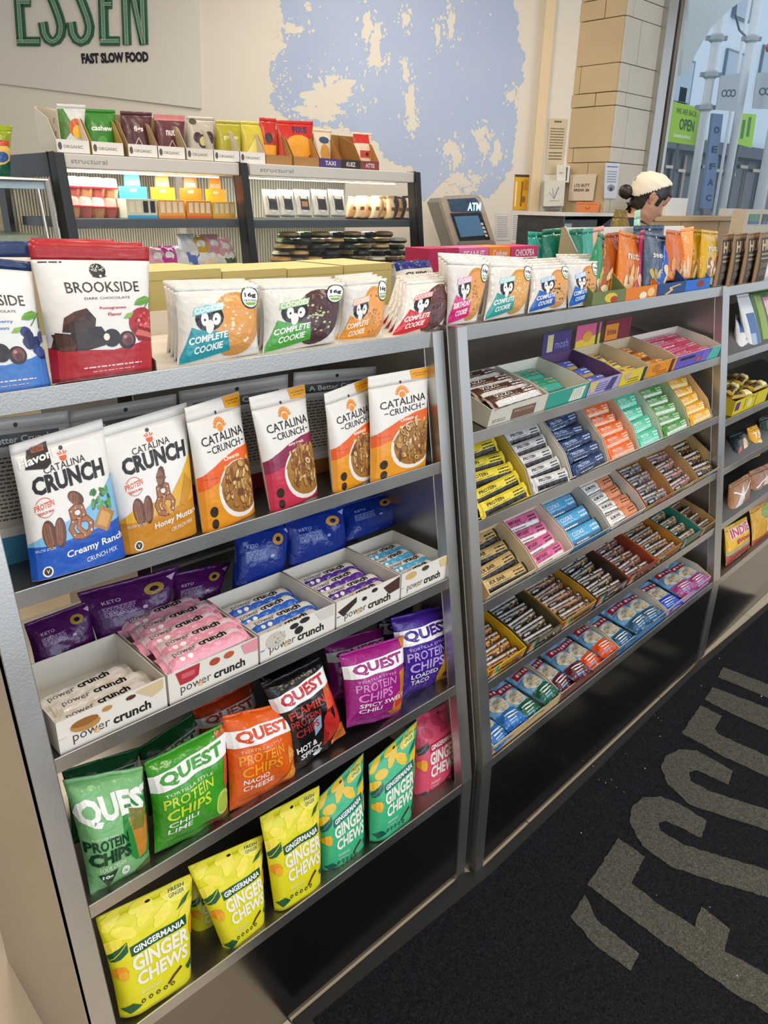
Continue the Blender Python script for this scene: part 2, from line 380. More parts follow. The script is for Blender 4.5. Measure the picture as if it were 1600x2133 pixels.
out = [(590, -60), (583, 0), (590, 30), (588, 70), (596, 100), (580, 110), (566, 125), (562, 150), (572, 185), (560, 215), (585, 235), (600, 250), (630, 252), (665, 262), (720, 265), (790, 300), (800, 330), (860, 350), (884, 420), (905, 395), (920, 380), (945, 362), (962, 400), (980, 405), (1020, 412), (1045, 380), (1065, 350), (1072, 300), (1078, 240), (1072, 200), (1090, 170), (1088, 140), (1095, 110), (1078, 80), (1080, 40), (1070, 0), (1075, -60)]
OUT = jag(out, 4.5, 6, 3)
mur = thing('wall_mural', 'pale blue painted tree silhouette with ragged leaf gaps on the cream wall', 'mural', WL.hit(820, 420, 0))
mb = MB(); mb.prism([WL.hit(x, y, -.0015) for x, y in OUT], WL.V*.0012, '#b4c3e0'); mb.obj('blue_paint', mural_mat(), mur)
r = random.Random(11); mb = MB()
big = [(685, 200, 55, 38), (665, 235, 45, 22), (610, 60, 24, 12), (765, 55, 14, 30), (783, 85, 14, 35), (780, 125, 20, 16), (845, 150, 8, 24), (855, 215, 14, 36), (858, 258, 10, 22), (940, 50, 10, 28), (912, 70, 7, 22), (938, 310, 16, 20), (950, 325, 13, 26), (1000, 280, 14, 18), (1035, 320, 12, 30), (955, 375, 24, 18), (1065, 200, 10, 16), (975, 398, 10, 12), (990, 372, 16, 10), (845, 40, 8, 20), (690, 165, 14, 12), (1008, 305, 10, 22), (640, 15, 4, 6)]
def leafy(cx, cy, rx, ry, n):
    if n < 10: return [(cx+(a-cx)*k, cy+(b-cy)*k) for a, b in ell(cx, cy, rx, ry, n, rot=r.uniform(-.5, .5)) for k in (r.choice((.6, .85, 1.1, 1.3)),)]
    n = 64; ph = [r.uniform(0, 6.28) for _ in range(5)]; out = []
    for i in range(n):
        t = 2*math.pi*i/n; k = .86+.16*math.sin(2*t+ph[0])+.14*math.sin(3*t+ph[1])+.1*math.sin(5*t+ph[2])+.09*math.sin(9*t+ph[3])+r.uniform(-.13, .13)
        out.append((cx+math.cos(t)*rx*k, cy+math.sin(t)*ry*k))
    return out
spots = [leafy(cx, cy, rx, ry, 18) for cx, cy, rx, ry in big]
for cx, cy, rx, ry in big:
    for k in range(int(9+rx*.8)):
        a = r.uniform(0, 6.3); d = r.uniform(1.0, 1.9); s = r.uniform(.9, 3.6); spots.append(leafy(cx+math.cos(a)*rx*d, cy+math.sin(a)*ry*d, s*.8, s*r.uniform(1, 1.8), 6))
for k in range(70): spots.append(leafy(r.uniform(575, 1080), r.uniform(0, 360), r.uniform(.8, 2.4), r.uniform(1.2, 4), 6))
for k in range(30): spots.append(leafy(r.uniform(568, 600), r.uniform(100, 240), r.uniform(1, 3.5), r.uniform(1.2, 4), 6))
for s in spots:
    vo = -.0019-.0000015*spots.index(s); P = [WL.hit(x, y, vo) for x, y in s]; mb.prism(P, WL.V*(-vo-.0016), '#d8d4cb')
mb.obj('leaf_gaps', WALLM, mur)['kind'] = 'stuff'
# glossy panel with the shop sign
gp = [(-500, -300), (412, -300), (412, 0), (418, 226), (0, 174), (-500, 112)]
mb = MB(); mb.prism([WL.hit(x, y, -.02) for x, y in gp], WL.V*.02, '#fff'); structure(mb.obj('wall_panel', Mt('gloss_white_panel', '#d9d6d1', rough=.12, coat=.5)))
sign = thing('wall_sign', 'green inline capital letters above small black words on the glossy white panel', 'sign', WL.hit(170, 130, -.02))
def sletter(strokes, w=19):
    mb = MB(); mi = MB()
    for P in strokes:
        V, Fc, _ = shapes([('s', P, w, '#000', 1)])[0]; ext = P
        for f in Fc: mb.prism([WL.hit(*V[i], -.036) for i in f], WL.V*.016, '#1d5a40')
        for k in range(len(P)-1):         # dotted inline
            a, b = P[k], P[k+1]; L = math.hypot(b[0]-a[0], b[1]-a[1]); n = max(1, int(L/2.6)); dx, dy = (b[0]-a[0])/L, (b[1]-a[1])/L
            for s2 in (-3.2, 3.2): mi.prism([WL.hit(a[0]-dy*(s2+e)+dx*t, a[1]+dx*(s2+e)+dy*t, -.0368) for t, e in ((0, -.5), (L, -.5), (L, .5), (0, .5))], WL.V*.0006, '#a9c0ae')
            for j in range(n):
                t0, t1 = L*j/n, L*(j+.5)/n
                mi.prism([WL.hit(a[0]-dy*e+dx*t, a[1]+dx*e+dy*t, -.0368) for t, e in ((t0, -2.6), (t1, -2.6), (t1, 2.6), (t0, 2.6))], WL.V*.0006, '#8fae98')
    o = mb.obj('letter', 'film', sign); mi.obj('inline', 'matte', o)
sletter([[(30, -110), (44, 88)], [(35, 86), (82, 86)], [(38, 4), (62, 4)], [(27, -100), (70, -100)]])
for dx in (0, 59):
    sletter([[(88+dx, 46), (92+dx, 70), (99+dx, 82), (108+dx, 87), (118+dx, 83), (125+dx, 72), (127+dx, 55), (122+dx, 35), (112+dx, 8), (98+dx, -25), (88+dx, -55), (90+dx, -80), (100+dx, -95), (112+dx, -90), (118+dx, -70), (119+dx, -50)]])
sletter([[(210, -110), (216, 85)], [(208, 85), (248, 85)], [(213, 8), (232, 8)], [(207, -100), (240, -100)]])
sletter([[(256, -110), (264, 93)], [(256, -110), (299, 92)], [(292, -110), (299, 92)]], 17)
def wtext(s, fr, px0, px1, pyb0, pyt, v, col, mat, parent, wt=.02, name='lettering', pyb1=None):
    A = fr.hit(px0, pyb0, v); B = fr.hit(px1, pyb1 if pyb1 else pyb0, v); T = fr.hit(px0, pyt, v); ux = B-A; uy = Vector((0, 0, T.z-A.z))
    V, Fc = text2d(s, wt); return mk(name, [A+ux*x+uy*y for x, y in V], Fc, [lin(col)]*len(Fc), mat, parent)
wtext('FAST SLOW FOOD', WL, 171, 310, 133, 111, -.026, '#15182a', 'film', sign, .055, pyb1=129)
# cream wall column strip and recess right of the mural
CREAM = Mt('cream_trim', '#e0cba6', rough=.5)
a = WL.hu(1118, 240, -.05)[0]; b = WL.hu(1138, 240, -.05)[0]; c = WL.hu(1205, 240, -.05)[0]
mb = MB(); mb.box(WL, a, b, -.07, 0, 0, 3.4); structure(mb.obj('trim_1', CREAM))
mb = MB(); mb.box(WL, b, c+.06, -.05, 0, 0, 3.4); structure(mb.obj('wall_right_strip', WALLM))
# stone pillar in block courses
cor = Vector((4.36, 1.90, 0)); PF = Fr(cor.x, cor.y, 0)
gx1 = PF.hu(1378, 20, 0)[0]
mb = MB(); mb.box(PF, .02, gx1, .02, .6, 0, 3.4); pil = structure(mb.obj('wall_pillar', Mt('mortar', '#8f8468', rough=.9)))
BST = Mt('lit_face_stone', '#c6b08c', rough=.75, var=.12, vscale=5, bump=.3, bscale=60); GST = Mt('pale_stone', '#c9c4b8', rough=.75, var=.08, vscale=5, bump=.3, bscale=60)  # same stone on both faces; the lit face's warm light is put into the beige
YF = Fr(cor.x, cor.y, math.pi/2)
def zc(py, px=1290): # height on the corner edge
    d = ray(px, py); dd = cor-CAM; t = (dd.x*d.x+dd.y*d.y)/(d.x**2+d.y**2); return (CAM+d*t).z
zs = [.2, .5, .62, .95, 1.07, 1.37, 1.5]+sorted([zc(33), zc(130), zc(190), zc(219), zc(306), zc(338)])+[zc(-10), zc(-90), 3.1, 3.4]
zs = sorted(zs)
r = random.Random(5)
for i in range(len(zs)-1):
    z0, z1 = zs[i]+.002, zs[i+1]-.002
    s = .13+.12*(i % 3)
    for (a0, a1) in ((0, s), (s+.004, .42)):
        mb = MB(); d = r.uniform(0, .006); mb.box(Fr(cor.x, cor.y, 0), -.012-d, .03, a0, a1, z0, z1); mb.obj('stone_block', BST, pil, bevel=.002)
    s = .06+.03*(i % 2)+.04*(i % 3)
    for (a0, a1) in ((0, s), (s+.004, gx1)):
        mb = MB(); d = r.uniform(0, .004); mb.box(PF, a0, a1, -.012-d, .03, z0, z1); mb.obj('stone_block', GST, pil, bevel=.002)
# window frame and glass
mb = MB(); gl = gx1; gr = gl+.22
for a0, a1, v0 in ((0, .11, -.05), (.125, .15, -.03), (.165, .2, -.06)): mb.box(PF, gl+a0, gl+a1, v0, .04, 1.35, 3.4)
mb.box(PF, gl, 7.5, -.08, .04, 1.28, 1.44); win = structure(mb.obj('window_1', 'steel'))
mb = MB(); mb.box(PF, gl+.2, 7.5, 0, .008, 1.44, 3.4)
gm = Mt('window_glass', '#8fb0c4', rough=.02, alpha=.07); mb.obj('pane', gm, win)
mb = MB(); mb.box(PF, .0, 7.5, -.01, .12, 0, 1.28); structure(mb.obj('wall_window_side', WALLM))
# ---------------------------------------------------------------- the steel racks
def rack(fr, W, Z, label, left=True, right=True, tilts=None, back=(0, 1), dep=DEP, depths=None):
    t = thing('display_rack', label, 'rack', fr.w(W/2, dep/2, 0), 'steel snack racks standing in a row')
    zt = Z[0]; vt = fv(zt, Z)
    def prof(u, v): return fr.w(u, v[0], v[1])
    P = [(0, 0), (0, Z[-1]), (vt, zt), (dep, zt), (dep, 0)]
    for u, on in ((0, left), (W-.004, right)):
        if on: mb = MB(); mb.prism([prof(u, p) for p in P], fr.U*.004, '#fff'); mb.obj('side_panel', 'steel', t)
    for u in (0, W-.034):                 # front uprights following the lean
        mb = MB(); mb.prism([prof(u, p) for p in [(-.004, 0), (-.004, Z[-1]), (vt-.004, zt), (vt+.02, zt), (.02, Z[-1]), (.02, 0)]], fr.U*.034, '#fff')
        mb.obj('upright', 'steel', t, bevel=.0015)
    for i, z in enumerate(Z):
        v = fv(z, Z); ti = tilts[i] if tilts else 0; dd = depths[i] if depths else dep-v-.02
        mb = MB(); A = fr.w(.034, v, z-.006); 
        L = min(dd, (dep-v-.02)/max(.1, math.cos(ti)))
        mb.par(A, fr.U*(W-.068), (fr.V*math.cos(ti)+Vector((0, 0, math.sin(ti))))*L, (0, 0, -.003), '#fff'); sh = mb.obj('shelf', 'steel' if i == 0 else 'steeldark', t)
        mb = MB(); h = .03 if i == 0 else .026
        mb.par(fr.w(.034, v-.003, z-h), fr.U*(W-.068), fr.V*.003, (0, 0, h), '#fff'); mb.par(fr.w(.034, v, z-h), fr.U*(W-.068), fr.V*.012, (0, 0, .002), '#fff'); mb.obj('shelf_lip', 'steel', sh, bevel=.0008)
    mb = MB(); mb.par(fr.w(.034, -.001, .02), fr.U*(W-.068), fr.V*.003, (0, 0, Z[-1]-.047), '#fff'); mb.obj('kick_panel', 'kick', t)
    mb = MB(); mb.par(fr.w(.0, .004, 0), fr.U*W, fr.V*.01, (0, 0, .018), '#fff'); mb.obj('plinth', 'steeldark', t)
    if back: mb = MB(); mb.par(fr.w(W*back[0], dep-.004, .05), fr.U*W*(back[1]-back[0]), fr.V*.003, (0, 0, zt-.06), '#fff'); mb.obj('back_panel', 'steel', t)
    return t
T2 = [0, .21, .76, .57, .3, .16]
rack(R1, WD1, Z1, 'short stainless steel rack nearest the camera, holding pouches, chips and ginger bags', back=(.47, 1))
rack(R2, WD2, Z2, 'long stainless steel rack in the middle, crowded with open cartons of wrapped bars', tilts=T2, depths=[.36, .36, .2, .2, .24, .3])
rack(R3, 1.1, Z3, 'stainless steel rack at the far right edge with a pale kick panel', right=True, tilts=[0, .6, .2, .5, .4, .1], depths=[.36, .22, .25, .2, .2, .25])
# low steel counter standing back to back behind the racks
t = thing('back_counter', 'long plain steel counter standing directly behind the racks, under yellow cartons', 'counter', (2, .95, 0))
BC = Fr(0, 0, .02)
mb = MB(); mb.box(BC, .45, 3.12, .62, 1.1, 1.2, 1.23); mb.obj('worktop', 'steel', t)
mb = MB(); mb.box(BC, .47, 3.1, .65, 1.08, .02, 1.2); mb.obj('cabinet_body', 'steeldark', t)
mb = MB(); mb.box(BC, .5, 3.07, .68, 1.05, 0, .02); mb.obj('plinth', 'black', t)

# ---------------------------------------------------------------- printed designs (unit u, v)
R_ = random.Random
def badge(x, y, r, c): return [('e', x, y, r, r*.8, c), ('e', x, y, r*.72, r*.58, '#3a2a18'), ('t', 'V', x-r*.3, y-r*.3, x+r*.3, y+r*.3, c)]
def lines(x0, y0, x1, y1, n, c, seed=0, rise=0):
    r = R_(seed); out = []
    for i in range(n):
        y = y1-(y1-y0)*(i+.6)/n; h = (y1-y0)/n*.38; x = x0
        while x < x1-.01:
            w = r.uniform(.02, .07); out.append(('r', x, y-h/2+rise*(x-x0), min(x+w, x1), y+h/2+rise*(x-x0), c)); x += w+.012
    return out
def art_brook(c, fl, fruit, dark):
    s = [('p', [(0, 0), (1, 0), (1, .29), (.8, .235), (.55, .2), (.3, .215), (0, .26)], c)]
    s += [('p', [(0, 0), (1, 0), (1, .03), (0, .03)], dark)]
    s += lines(.04, .855, .24, .88, 1, '#33323a', 2)
    # tree in a circle
    s += [('e', .5, .80, .07, .056, '#1d1c22')]
    r = R_(3)
    for k in range(60):
        a = r.uniform(0, 6.28); d = r.uniform(.15, .95); s.append(('e', .5+.066*d*math.cos(a), .812+.05*d*math.sin(a)*(1 if math.sin(a) > 0 else .4), .0045, .0035, '#e9e5e0', 6))
    s += [('p', [(.44, .755), (.5, .79), (.49, .82), (.51, .82), (.505, .79), (.57, .755), (.5, .745)], '#1d1c22'), ('e', .515, .758, .012, .01, '#e9e5e0', 8)]
    s += [('t', 'BROOKSIDE', .19, .635, .85, .715, '#17171c', .0)]
    for x in (.19, .275, .36, .445, .53): pass
    s += [('t', 'DARK CHOCOLATE', .33, .582, .75, .60, '#3b3a40', .0)]
    s += [('t', fl[0], .45, .50, .70, .527, c, .012), ('t', fl[1], .52, .455, .65, .48, c, .012)]
    # chunks of chocolate
    s += [('p', [(.02, .25), (.05, .36), (.16, .34), (.22, .4), (.42, .38), (.5, .3), (.46, .24), (.3, .215), (.1, .22)], '#2a1710'),
          ('p', [(.1, .36), (.13, .46), (.22, .50), (.33, .52), (.40, .44), (.38, .37), (.24, .34)], '#3a2016'),
          ('p', [(.13, .46), (.22, .50), (.2, .44), (.11, .4)], '#5b3726'), ('p', [(.22, .5), (.33, .52), (.3, .44), (.2, .44)], '#4a2a1c'),
          ('p', [(.03, .35), (.14, .34), (.2, .26), (.06, .25)], '#492a1c'), ('p', [(.3, .38), (.44, .38), (.5, .3), (.34, .29)], '#1d0f0b'), ('p', [(.06, .25), (.2, .26), (.18, .22), (.08, .22)], '#5c3826')]
    s += [('e', .53, .29, .085, .068, '#1f0f0c', 18), ('e', .48, .30, .03, .028, '#e8ddd0', 10), ('e', .68, .265, .085, .068, '#24110e', 18), ('e', .685, .27, .06, .048, '#7a3a3a', 16), ('e', .69, .255, .035, .03, '#521f22', 12), ('e', .66, .29, .02, .014, '#b98080', 8)]
    # fruit
    if fruit == 'pom':
        s += [('e', .86, .39, .15, .12, '#a8242c', 20), ('p', [(.72, .35), (.8, .25), (1, .24), (1, .4)], '#8c1b22'), ('p', [(.76, .3), (.98, .26), (.98, .3), (.8, .34)], '#d26a5e')]
        for k in range(34):
            a = r.uniform(0, 6.28); d = r.uniform(0, .85); s.append(('e', .86+.15*d*math.cos(a), .39+.11*d*math.sin(a), .018, .014, r.choice(['#c43a40', '#d9555a', '#7c1119', '#e98a86', '#b02830']), 7))
    else:
        for k in range(14): s.append(('e', .86+r.uniform(-.12, .12), .36+r.uniform(-.1, .12), .05, .04, r.choice(['#2d3f7a', '#3c5290', '#1e2a55']), 12))
    s += [('p', [(.78, .53), (.82, .575), (.9, .6), (.97, .585), (.93, .545), (.85, .525)], '#5f9a3c'), ('p', [(.95, .47), (.97, .55), (1, .6), (1, .47)], '#6da546'), ('s', [(.86, .48), (.9, .52), (.99, .6)], .008, '#3e6b2c'),
          ('p', [(.66, .43), (.7, .465), (.77, .475), (.73, .43)], '#86b04a'), ('s', [(.79, .555), (.86, .57), (.95, .585)], .004, '#9cc46a')]
    s += lines(.25, .075, .82, .10, 1, '#f0d8d4', 8) + lines(.33, .045, .74, .062, 1, '#e0b0ac', 9)
    return s
def pretzel(x, y, s1, rot=0):
    pts = []
    for i in range(33):
        t = i/32*2*math.pi; px = math.sin(t)*(.55+.25*math.cos(2*t))*1.15; py = math.cos(t)*.62+(.28*math.cos(2*t)); pts.append((px, py))
    P = [(.0, -.95), (-.55, -.75), (-.72, -.2), (-.45, .15), (.0, .2), (.4, .45), (.35, .9), (-.0, 1.05), (-.38, .9), (-.4, .45), (.0, .2), (.5, .1), (.72, -.25), (.55, -.75), (0, -.95)]
    Q = [(.0, .2), (-.2, -.3), (.15, -.85)]
    f = lambda p: (x+(p[0]*math.cos(rot)-p[1]*math.sin(rot))*s1, y+(p[0]*math.sin(rot)+p[1]*math.cos(rot))*s1*.72)
    o = [('s', [f(p) for p in P], s1*.42, '#6e3517'), ('s', [f(p) for p in P], s1*.28, '#a2622f'), ('s', [f(p) for p in Q], s1*.34, '#7a3f1c'), ('s', [f(p) for p in Q], s1*.2, '#b3713a')]
    r = R_(4)
    for k in range(14):
        p = r.choice(P); g = f((p[0]+r.uniform(-.1, .1), p[1]+r.uniform(-.1, .1))); o.append(('e', g[0], g[1], s1*.05, s1*.03, '#f4e6d2', 6))
    return o
def nut(x, y, rx, ry, rot=0):
    o = [('e', x, y, rx, ry, '#5a2f17', 16, rot), ('e', x-rx*.2, y, rx*.65, ry*.85, '#8a5530', 14, rot)]
    for k in (-.35, .0, .35): o.append(('e', x+rx*k, y, rx*.1, ry*.75, '#6b3b1c', 10, rot))
    return o
def stamp(x, y, c='#d9552b'):
    o = [('s', ell(x, y, .09, .07, 20)+[ell(x, y, .09, .07, 20)[0]], .006, c), ('r', x-.1, y-.028, x+.1, y+.03, '#e9e6e2')]
    return o+[('t', 'PROTEIN', x-.1, y-.02, x+.1, y+.024, c, .03, .02), ('t', 'SNACK MIX', x-.07, y-.052, x+.08, y-.032, c, .02, .015)]
def art_snack(bot, mid, name, ranch):
    s = [('p', [(0, .27), (.1, .30), (.3, .36), (.55, .4), (.8, .5), (1, .62), (1, 0), (0, 0)], mid)] if ranch else [('p', [(0, .27), (.12, .33), (.3, .35), (.6, .35), (.8, .5), (1, .66), (1, 0), (0, 0)], mid)]
    s += [('p', [(0, .25), (.2, .235), (.5, .25), (1, .3), (1, 0), (0, 0)], bot)]
    s += [('e', .5, .885, .022, .016, '#3a4048', 10), ('e', .5, .82, .038, .028, '#e0602c', 14), ('r', .455, .83, .545, .86, '#e9e6e2')]
    for a in (-.9, -.35, .35, .9): s.append(('s', [(.5+.03*math.sin(a), .838), (.5+.06*math.sin(a), .838+.028*math.cos(a))], .013, '#e0602c'))
    s += [('t', 'CATALINA', .27, .735, .72, .785, '#221c1c', .0, .015), ('t', 'CRUNCH', .12, .60, .9, .73, '#1e1819', .045, .015)]
    s += stamp(.2, .51)
    s += nut(.2, .31, .07, .11, .1)+nut(.31, .31, .06, .11, -.15)+pretzel(.53, .345, .155, .1 if ranch else 0)+nut(.53, .52, .085, .048, -.4 if ranch else 1.2)
    if ranch:
        r = R_(5)
        for k in range(26): s.append(('e', .78+r.uniform(-.1, .12), .45+r.uniform(-.06, .08), .03, .018, r.choice(['#3c7a34', '#5d9c46', '#2c5f2a']), 6, r.uniform(0, 3)))
        s += [('p', [(.66, .29), (.8, .23), (.93, .35), (.78, .42)], '#b07a3a'), ('p', [(.7, .3), (.8, .26), (.88, .34), (.78, .39)], '#cf9a52')]
        s += [('p', [(.16, .93), (.37, .96), (.37, .8), (.3, .77), (.1, .8)], '#251b1a'), ('r', .2, .9, .33, .945, '#a8541f'), ('t', 'NEW', .21, .905, .32, .94, '#3a1f10', .02), ('t', 'Flavor!', .05, .81, .42, .875, '#f3f0ec', .03, .03)]
    else:
        s += [('p', [(.72, .28), (.8, .25), (.96, .4), (.84, .5)], '#c98a1c'), ('s', [(.55, .3), (.58, .24), (.62, .22)], .04, '#d59a20')]
    s += [('t', name[0], *name[2:6], '#f5f4f0', .02, .04), ('t', name[1], *name[6:10], '#f5f4f0', .0, .03)]+lines(.05, .205, .24, .225, 2, '#d9e2f0', 3)+badge(.14, .055, .05, '#f0eee8')
    return s
def art_cereal(band, bot, name, seed):
    r = R_(seed)
    s = [('p', [(0, .44), (.15, .49), (.4, .55), (.7, .6), (1, .615), (1, 0), (0, 0)], band), ('p', [(0, .33), (.2, .37), (.5, .42), (1, .5), (1, 0), (0, 0)], bot)]
    s += [('e', .5, .90, .018, .014, '#22262c', 10)]
    s += [('p', [(.66, 1), (1, 1), (1, .91), (.94, .895), (.7, .905)], '#eba022'), ('t', 'crunch', .71, .95, .96, .965, '#5a3b08', .02), ('t', 'protein', .76, .925, .92, .94, '#5a3b08', .02)]
    s += [('e', .5, .785, .05, .03, '#ee8f1f', 14)]
    for k in range(9):
        a = -1.35+k*.34; s.append(('s', [(.5+.065*math.sin(a), .785+.042*math.cos(a)), (.5+.115*math.sin(a), .785+.082*math.cos(a))], .022, '#ee8f1f'))
    s += [('t', 'CATALINA', .12, .675, .9, .745, '#1c1614', .005, .02), ('t', 'CRUNCH', .25, .605, .79, .662, '#1c1614', .005, .015), ('r', .17, .628, .23, .636, '#1c1614'), ('r', .82, .648, .88, .656, '#1c1614')]
    s += [('t', name, .42, .53, .72, .562, '#fff2e0', .02, .01)]
    for x in (.42, .58, .74, .86): s += [('e', x, .475+(x-.4)*.08, .025, .022, '#f2c23a', 8), ('r', x-.03, .44+(x-.4)*.08, x+.03, .448+(x-.4)*.08, '#f2c23a')]
    s += lines(.06, .42, .26, .43, 1, '#7a2a12', 5)
    s += [('e', .66, .29, .42, .23, '#f1ebe2', 24)]
    cc = ['#c08a42', '#d0a45c', '#a86f30', '#dcb878', '#b47f3c', '#8a5426', '#e4c48c', '#c99850', '#6b4022']
    s += [('e', .68, .305, .39, .21, '#a5702f', 24), ('p', [(.28, .36), (.35, .42), (.6, .47), (1, .52), (1, .3), (.35, .3)], '#b07d3a')]
    for k in range(85):
        a = r.uniform(0, 6.28); d = r.uniform(0, .93)**.6; x = .68+.37*d*math.cos(a); y = .33+(.19)*d*math.sin(a)
        if x > .97: continue
        c = r.choice(cc); ro = r.uniform(0, 3); w = r.uniform(.04, .07)
        s.append(('e', x, y, w, w*.5, '#7a4c22', 9, ro)); s.append(('e', x+.004, y+.004, w*.82, w*.38, c, 9, ro))
        if k % 3 == 0: s.append(('e', x+.004, y+.002, w*.4, w*.16, '#7d4d26', 7, ro))
    s += badge(.14, .16, .055, '#2c2417')+badge(.15, .06, .05, '#2c2417')
    return s
def chip(x, y, s1, rot, c='#cf7f2a', c2='#e2a04a'):
    T = [(0, 1), (.75, -.6), (-.8, -.5)]; f = lambda p, k: (x+(p[0]*math.cos(rot)-p[1]*math.sin(rot))*s1*k, y+(p[0]*math.sin(rot)+p[1]*math.cos(rot))*s1*.75*k)
    return [('p', [f(p, 1) for p in T], c), ('p', [f(p, .75) for p in T], c2)]+[('e', *f((a, b), 1), s1*.07, s1*.05, '#a85a1a', 6) for a, b in ((0, .2), (.2, -.2), (-.3, -.2), (.0, -.4))]
def art_quest(bg, tcol, sub, lns, subc, extra, stripe='#f2efec', sub0='TORTILLA STYLE', skew=0, rise=.0, sl=None):
    s = [('p', [(0, .66), (1, .70+rise), (1, .875+rise), (0, .835)], stripe)] if stripe else []
    s += [('t', 'QUEST', .08, .69, .88, .83, bg if not sl else sl, .045, rise*.8+.02)]
    s += [('t', sub0, .1, .60, .72, .63, subc, .01, .02), ('t', 'PROTEIN', .08, .475, .72, .58, sub, .012, .02), ('t', 'CHIPS', .1, .34, .66, .455, sub, .02, .02)]
    y = .265
    for l in lns: s.append(('t', l, .12, y, .12+.075*len(l), y+.055, '#f4efe8', .015, .01)); y -= .075
    return extra+s
def art_ginger(bg, bg2, band, seed, leaf='#1d5a34', acc='#f29a1c'):
    r = R_(seed); s = []
    for k in range(9): x, y = [(.12, .93), (.45, .86), (.75, .9), (.2, .78), (.62, .78), (.9, .72), (.42, .95), (.88, .96), (.04, .7)][k]; s.append(('e', x, y, .13, .055, bg2, 14, r.uniform(-.5, .8))); s.append(('e', x, y+.004, .1, .035, '#f6e04a' if seed < 4 else bg2, 14, 0))
    s += [('e', .5, .94, .03, .016, '#15201a', 10)]
    s += [('p', [(.7, .97), (.92, .97), (.92, .86), (.7, .86)], '#efe46a'), ('t', 'FRESH', .72, .92, .9, .96, '#1c4a2e', .02), ('t', 'GINGER', .72, .875, .9, .91, '#1c4a2e', .02)]
    s += [('p', [(.0, .62), (.06, .66), (.2, .70), (.19, .62), (.1, .575), (.02, .56)], leaf), ('s', [(.02, .58), (.1, .63), (.19, .69)], .008, bg), ('p', [(.78, .76), (.86, .82), (.97, .86), (.9, .79)], leaf)]
    s += [('e', .08, .45, .075, .06, acc, 7), ('e', .1, .42, .05, .05, '#f5b02a', 6), ('e', .96, .56, .05, .09, acc, 8)]
    s += [('p', [(.21, .565), (.88, .605), (.88, .69), (.21, .65)], band), ('t', 'GINGERMANIA', .24, .582, .85, .635, '#f6f4ee', .03, .035)]
    s += [('t', 'GINGER', .2, .42, .9, .56, '#f7f3e4', .035, .03), ('t', 'CHEWS', .22, .275, .88, .405, '#f7f3e4', .035, .03)]
    s += lines(.24, .2, .5, .235, 2, '#f6f2dc', seed)+lines(.24, .165, .46, .18, 1, '#f6f2dc', seed+1)
    for k in range(5): s.append(('e', .26+.1*k, .12, .03, .021, '#23402c', 9)); s.append(('e', .26+.1*k, .12, .014, .01, bg, 7))
    s += [('s', [(.6, .14), (.68, .2), (.78, .25)], .035, '#5a2e1c'), ('p', [(.02, .1), (.14, .14), (.24, .09), (.1, .04)], leaf), ('p', [(.84, .22), (.96, .27), (.97, .2), (.88, .17)], leaf)]
    return s
def art_cookie(acc, ck, chipc, seed, word='COMPLETE', g='16g', cow='#6fb0c0'):
    r = R_(seed); s = [('e', .66, .46, .32, .43, ck, 26), ('e', .65, .5, .26, .33, tuple(min(1, x*1.25) for x in lin(ck)[:3])+(1,), 22)]
    for k in range(26):
        a = r.uniform(0, 6.28); d = r.uniform(0, .9); s.append(('e', .62+.3*d*math.cos(a), .45+.35*d*math.sin(a), r.uniform(.01, .026), r.uniform(.01, .024), chipc, 7))
    s += [('p', [(.02, .1), (.12, .46), (.2, .42), (.55, .36), (.6, .12), (.3, .06), (.02, .02)], acc)]
    s += [('e', .33, .56, .17, .17, '#1c1b20', 14), ('e', .27, .55, .045, .09, '#f2efe9', 10), ('e', .41, .54, .05, .08, '#f2efe9', 10), ('e', .33, .45, .05, .09, '#e8e4de', 10), ('e', .27, .54, .014, .02, '#111', 6), ('e', .4, .54, .014, .02, '#111', 6),
          ('p', [(.14, .6), (.5, .66), (.52, .76), (.16, .7)], cow), ('t', 'COOKIES', .16, .62, .5, .69, '#f4f2ee', .02, .05)]
    s += [('t', word, .09, .24, .55, .33, '#f6f4ef', .03, .05), ('t', 'COOKIE', .16, .12, .5, .21, '#f6f4ef', .03, .04)]
    s += [('e', .86, .8, .13, .16, '#26262a', 20), ('e', .86, .8, .115, .14, '#f3f1ec', 20), ('t', g, .78, .79, .94, .87, '#1b1b1f', .05), ('t', 'PROTEIN', .77, .74, .95, .77, '#1b1b1f', .02), ('p', [(.77, .73), (.95, .73), (.91, .69), (.81, .69)], '#7fb04a')]
    return s
# ---------------------------------------------------------------- near rack, top shelf
zf = fv(Z1[0], Z1); y0 = zf+.02
AB = art_brook('#b3202a', ('Pomegranate', 'Flavor'), 'pom', '#8e161e')
def bags_behind(n, cn, dx, dv, dpy, **k):
    for i in range(n):
        c = [(p[0]+dx*(i+1), p[1]+dpy*(i+1), p[2]+dv*(i+1)) for p in cn]
        kk = dict(k); kk['label'] = k['label'][i] if isinstance(k['label'], list) else k['label']
        pouch(kk.pop('name'), kk.pop('label'), kk.pop('cat'), kk.pop('fr'), c, seed=20+i, **kk)
cnA = [(109, 800, y0), (318, 771, y0), (310, 514, y0+.035), (58, 506, y0+.035)]
pouch('chocolate_pouch', 'white and red stand-up chocolate pouch with pomegranate print, front one on the near rack top', 'snack pouch', R1, cnA, .05, '#e6e2de', AB, 'brookr', seal='#a81c26', group='chocolate pouches on the near rack', seed=1, tv=.895, wr=.03)
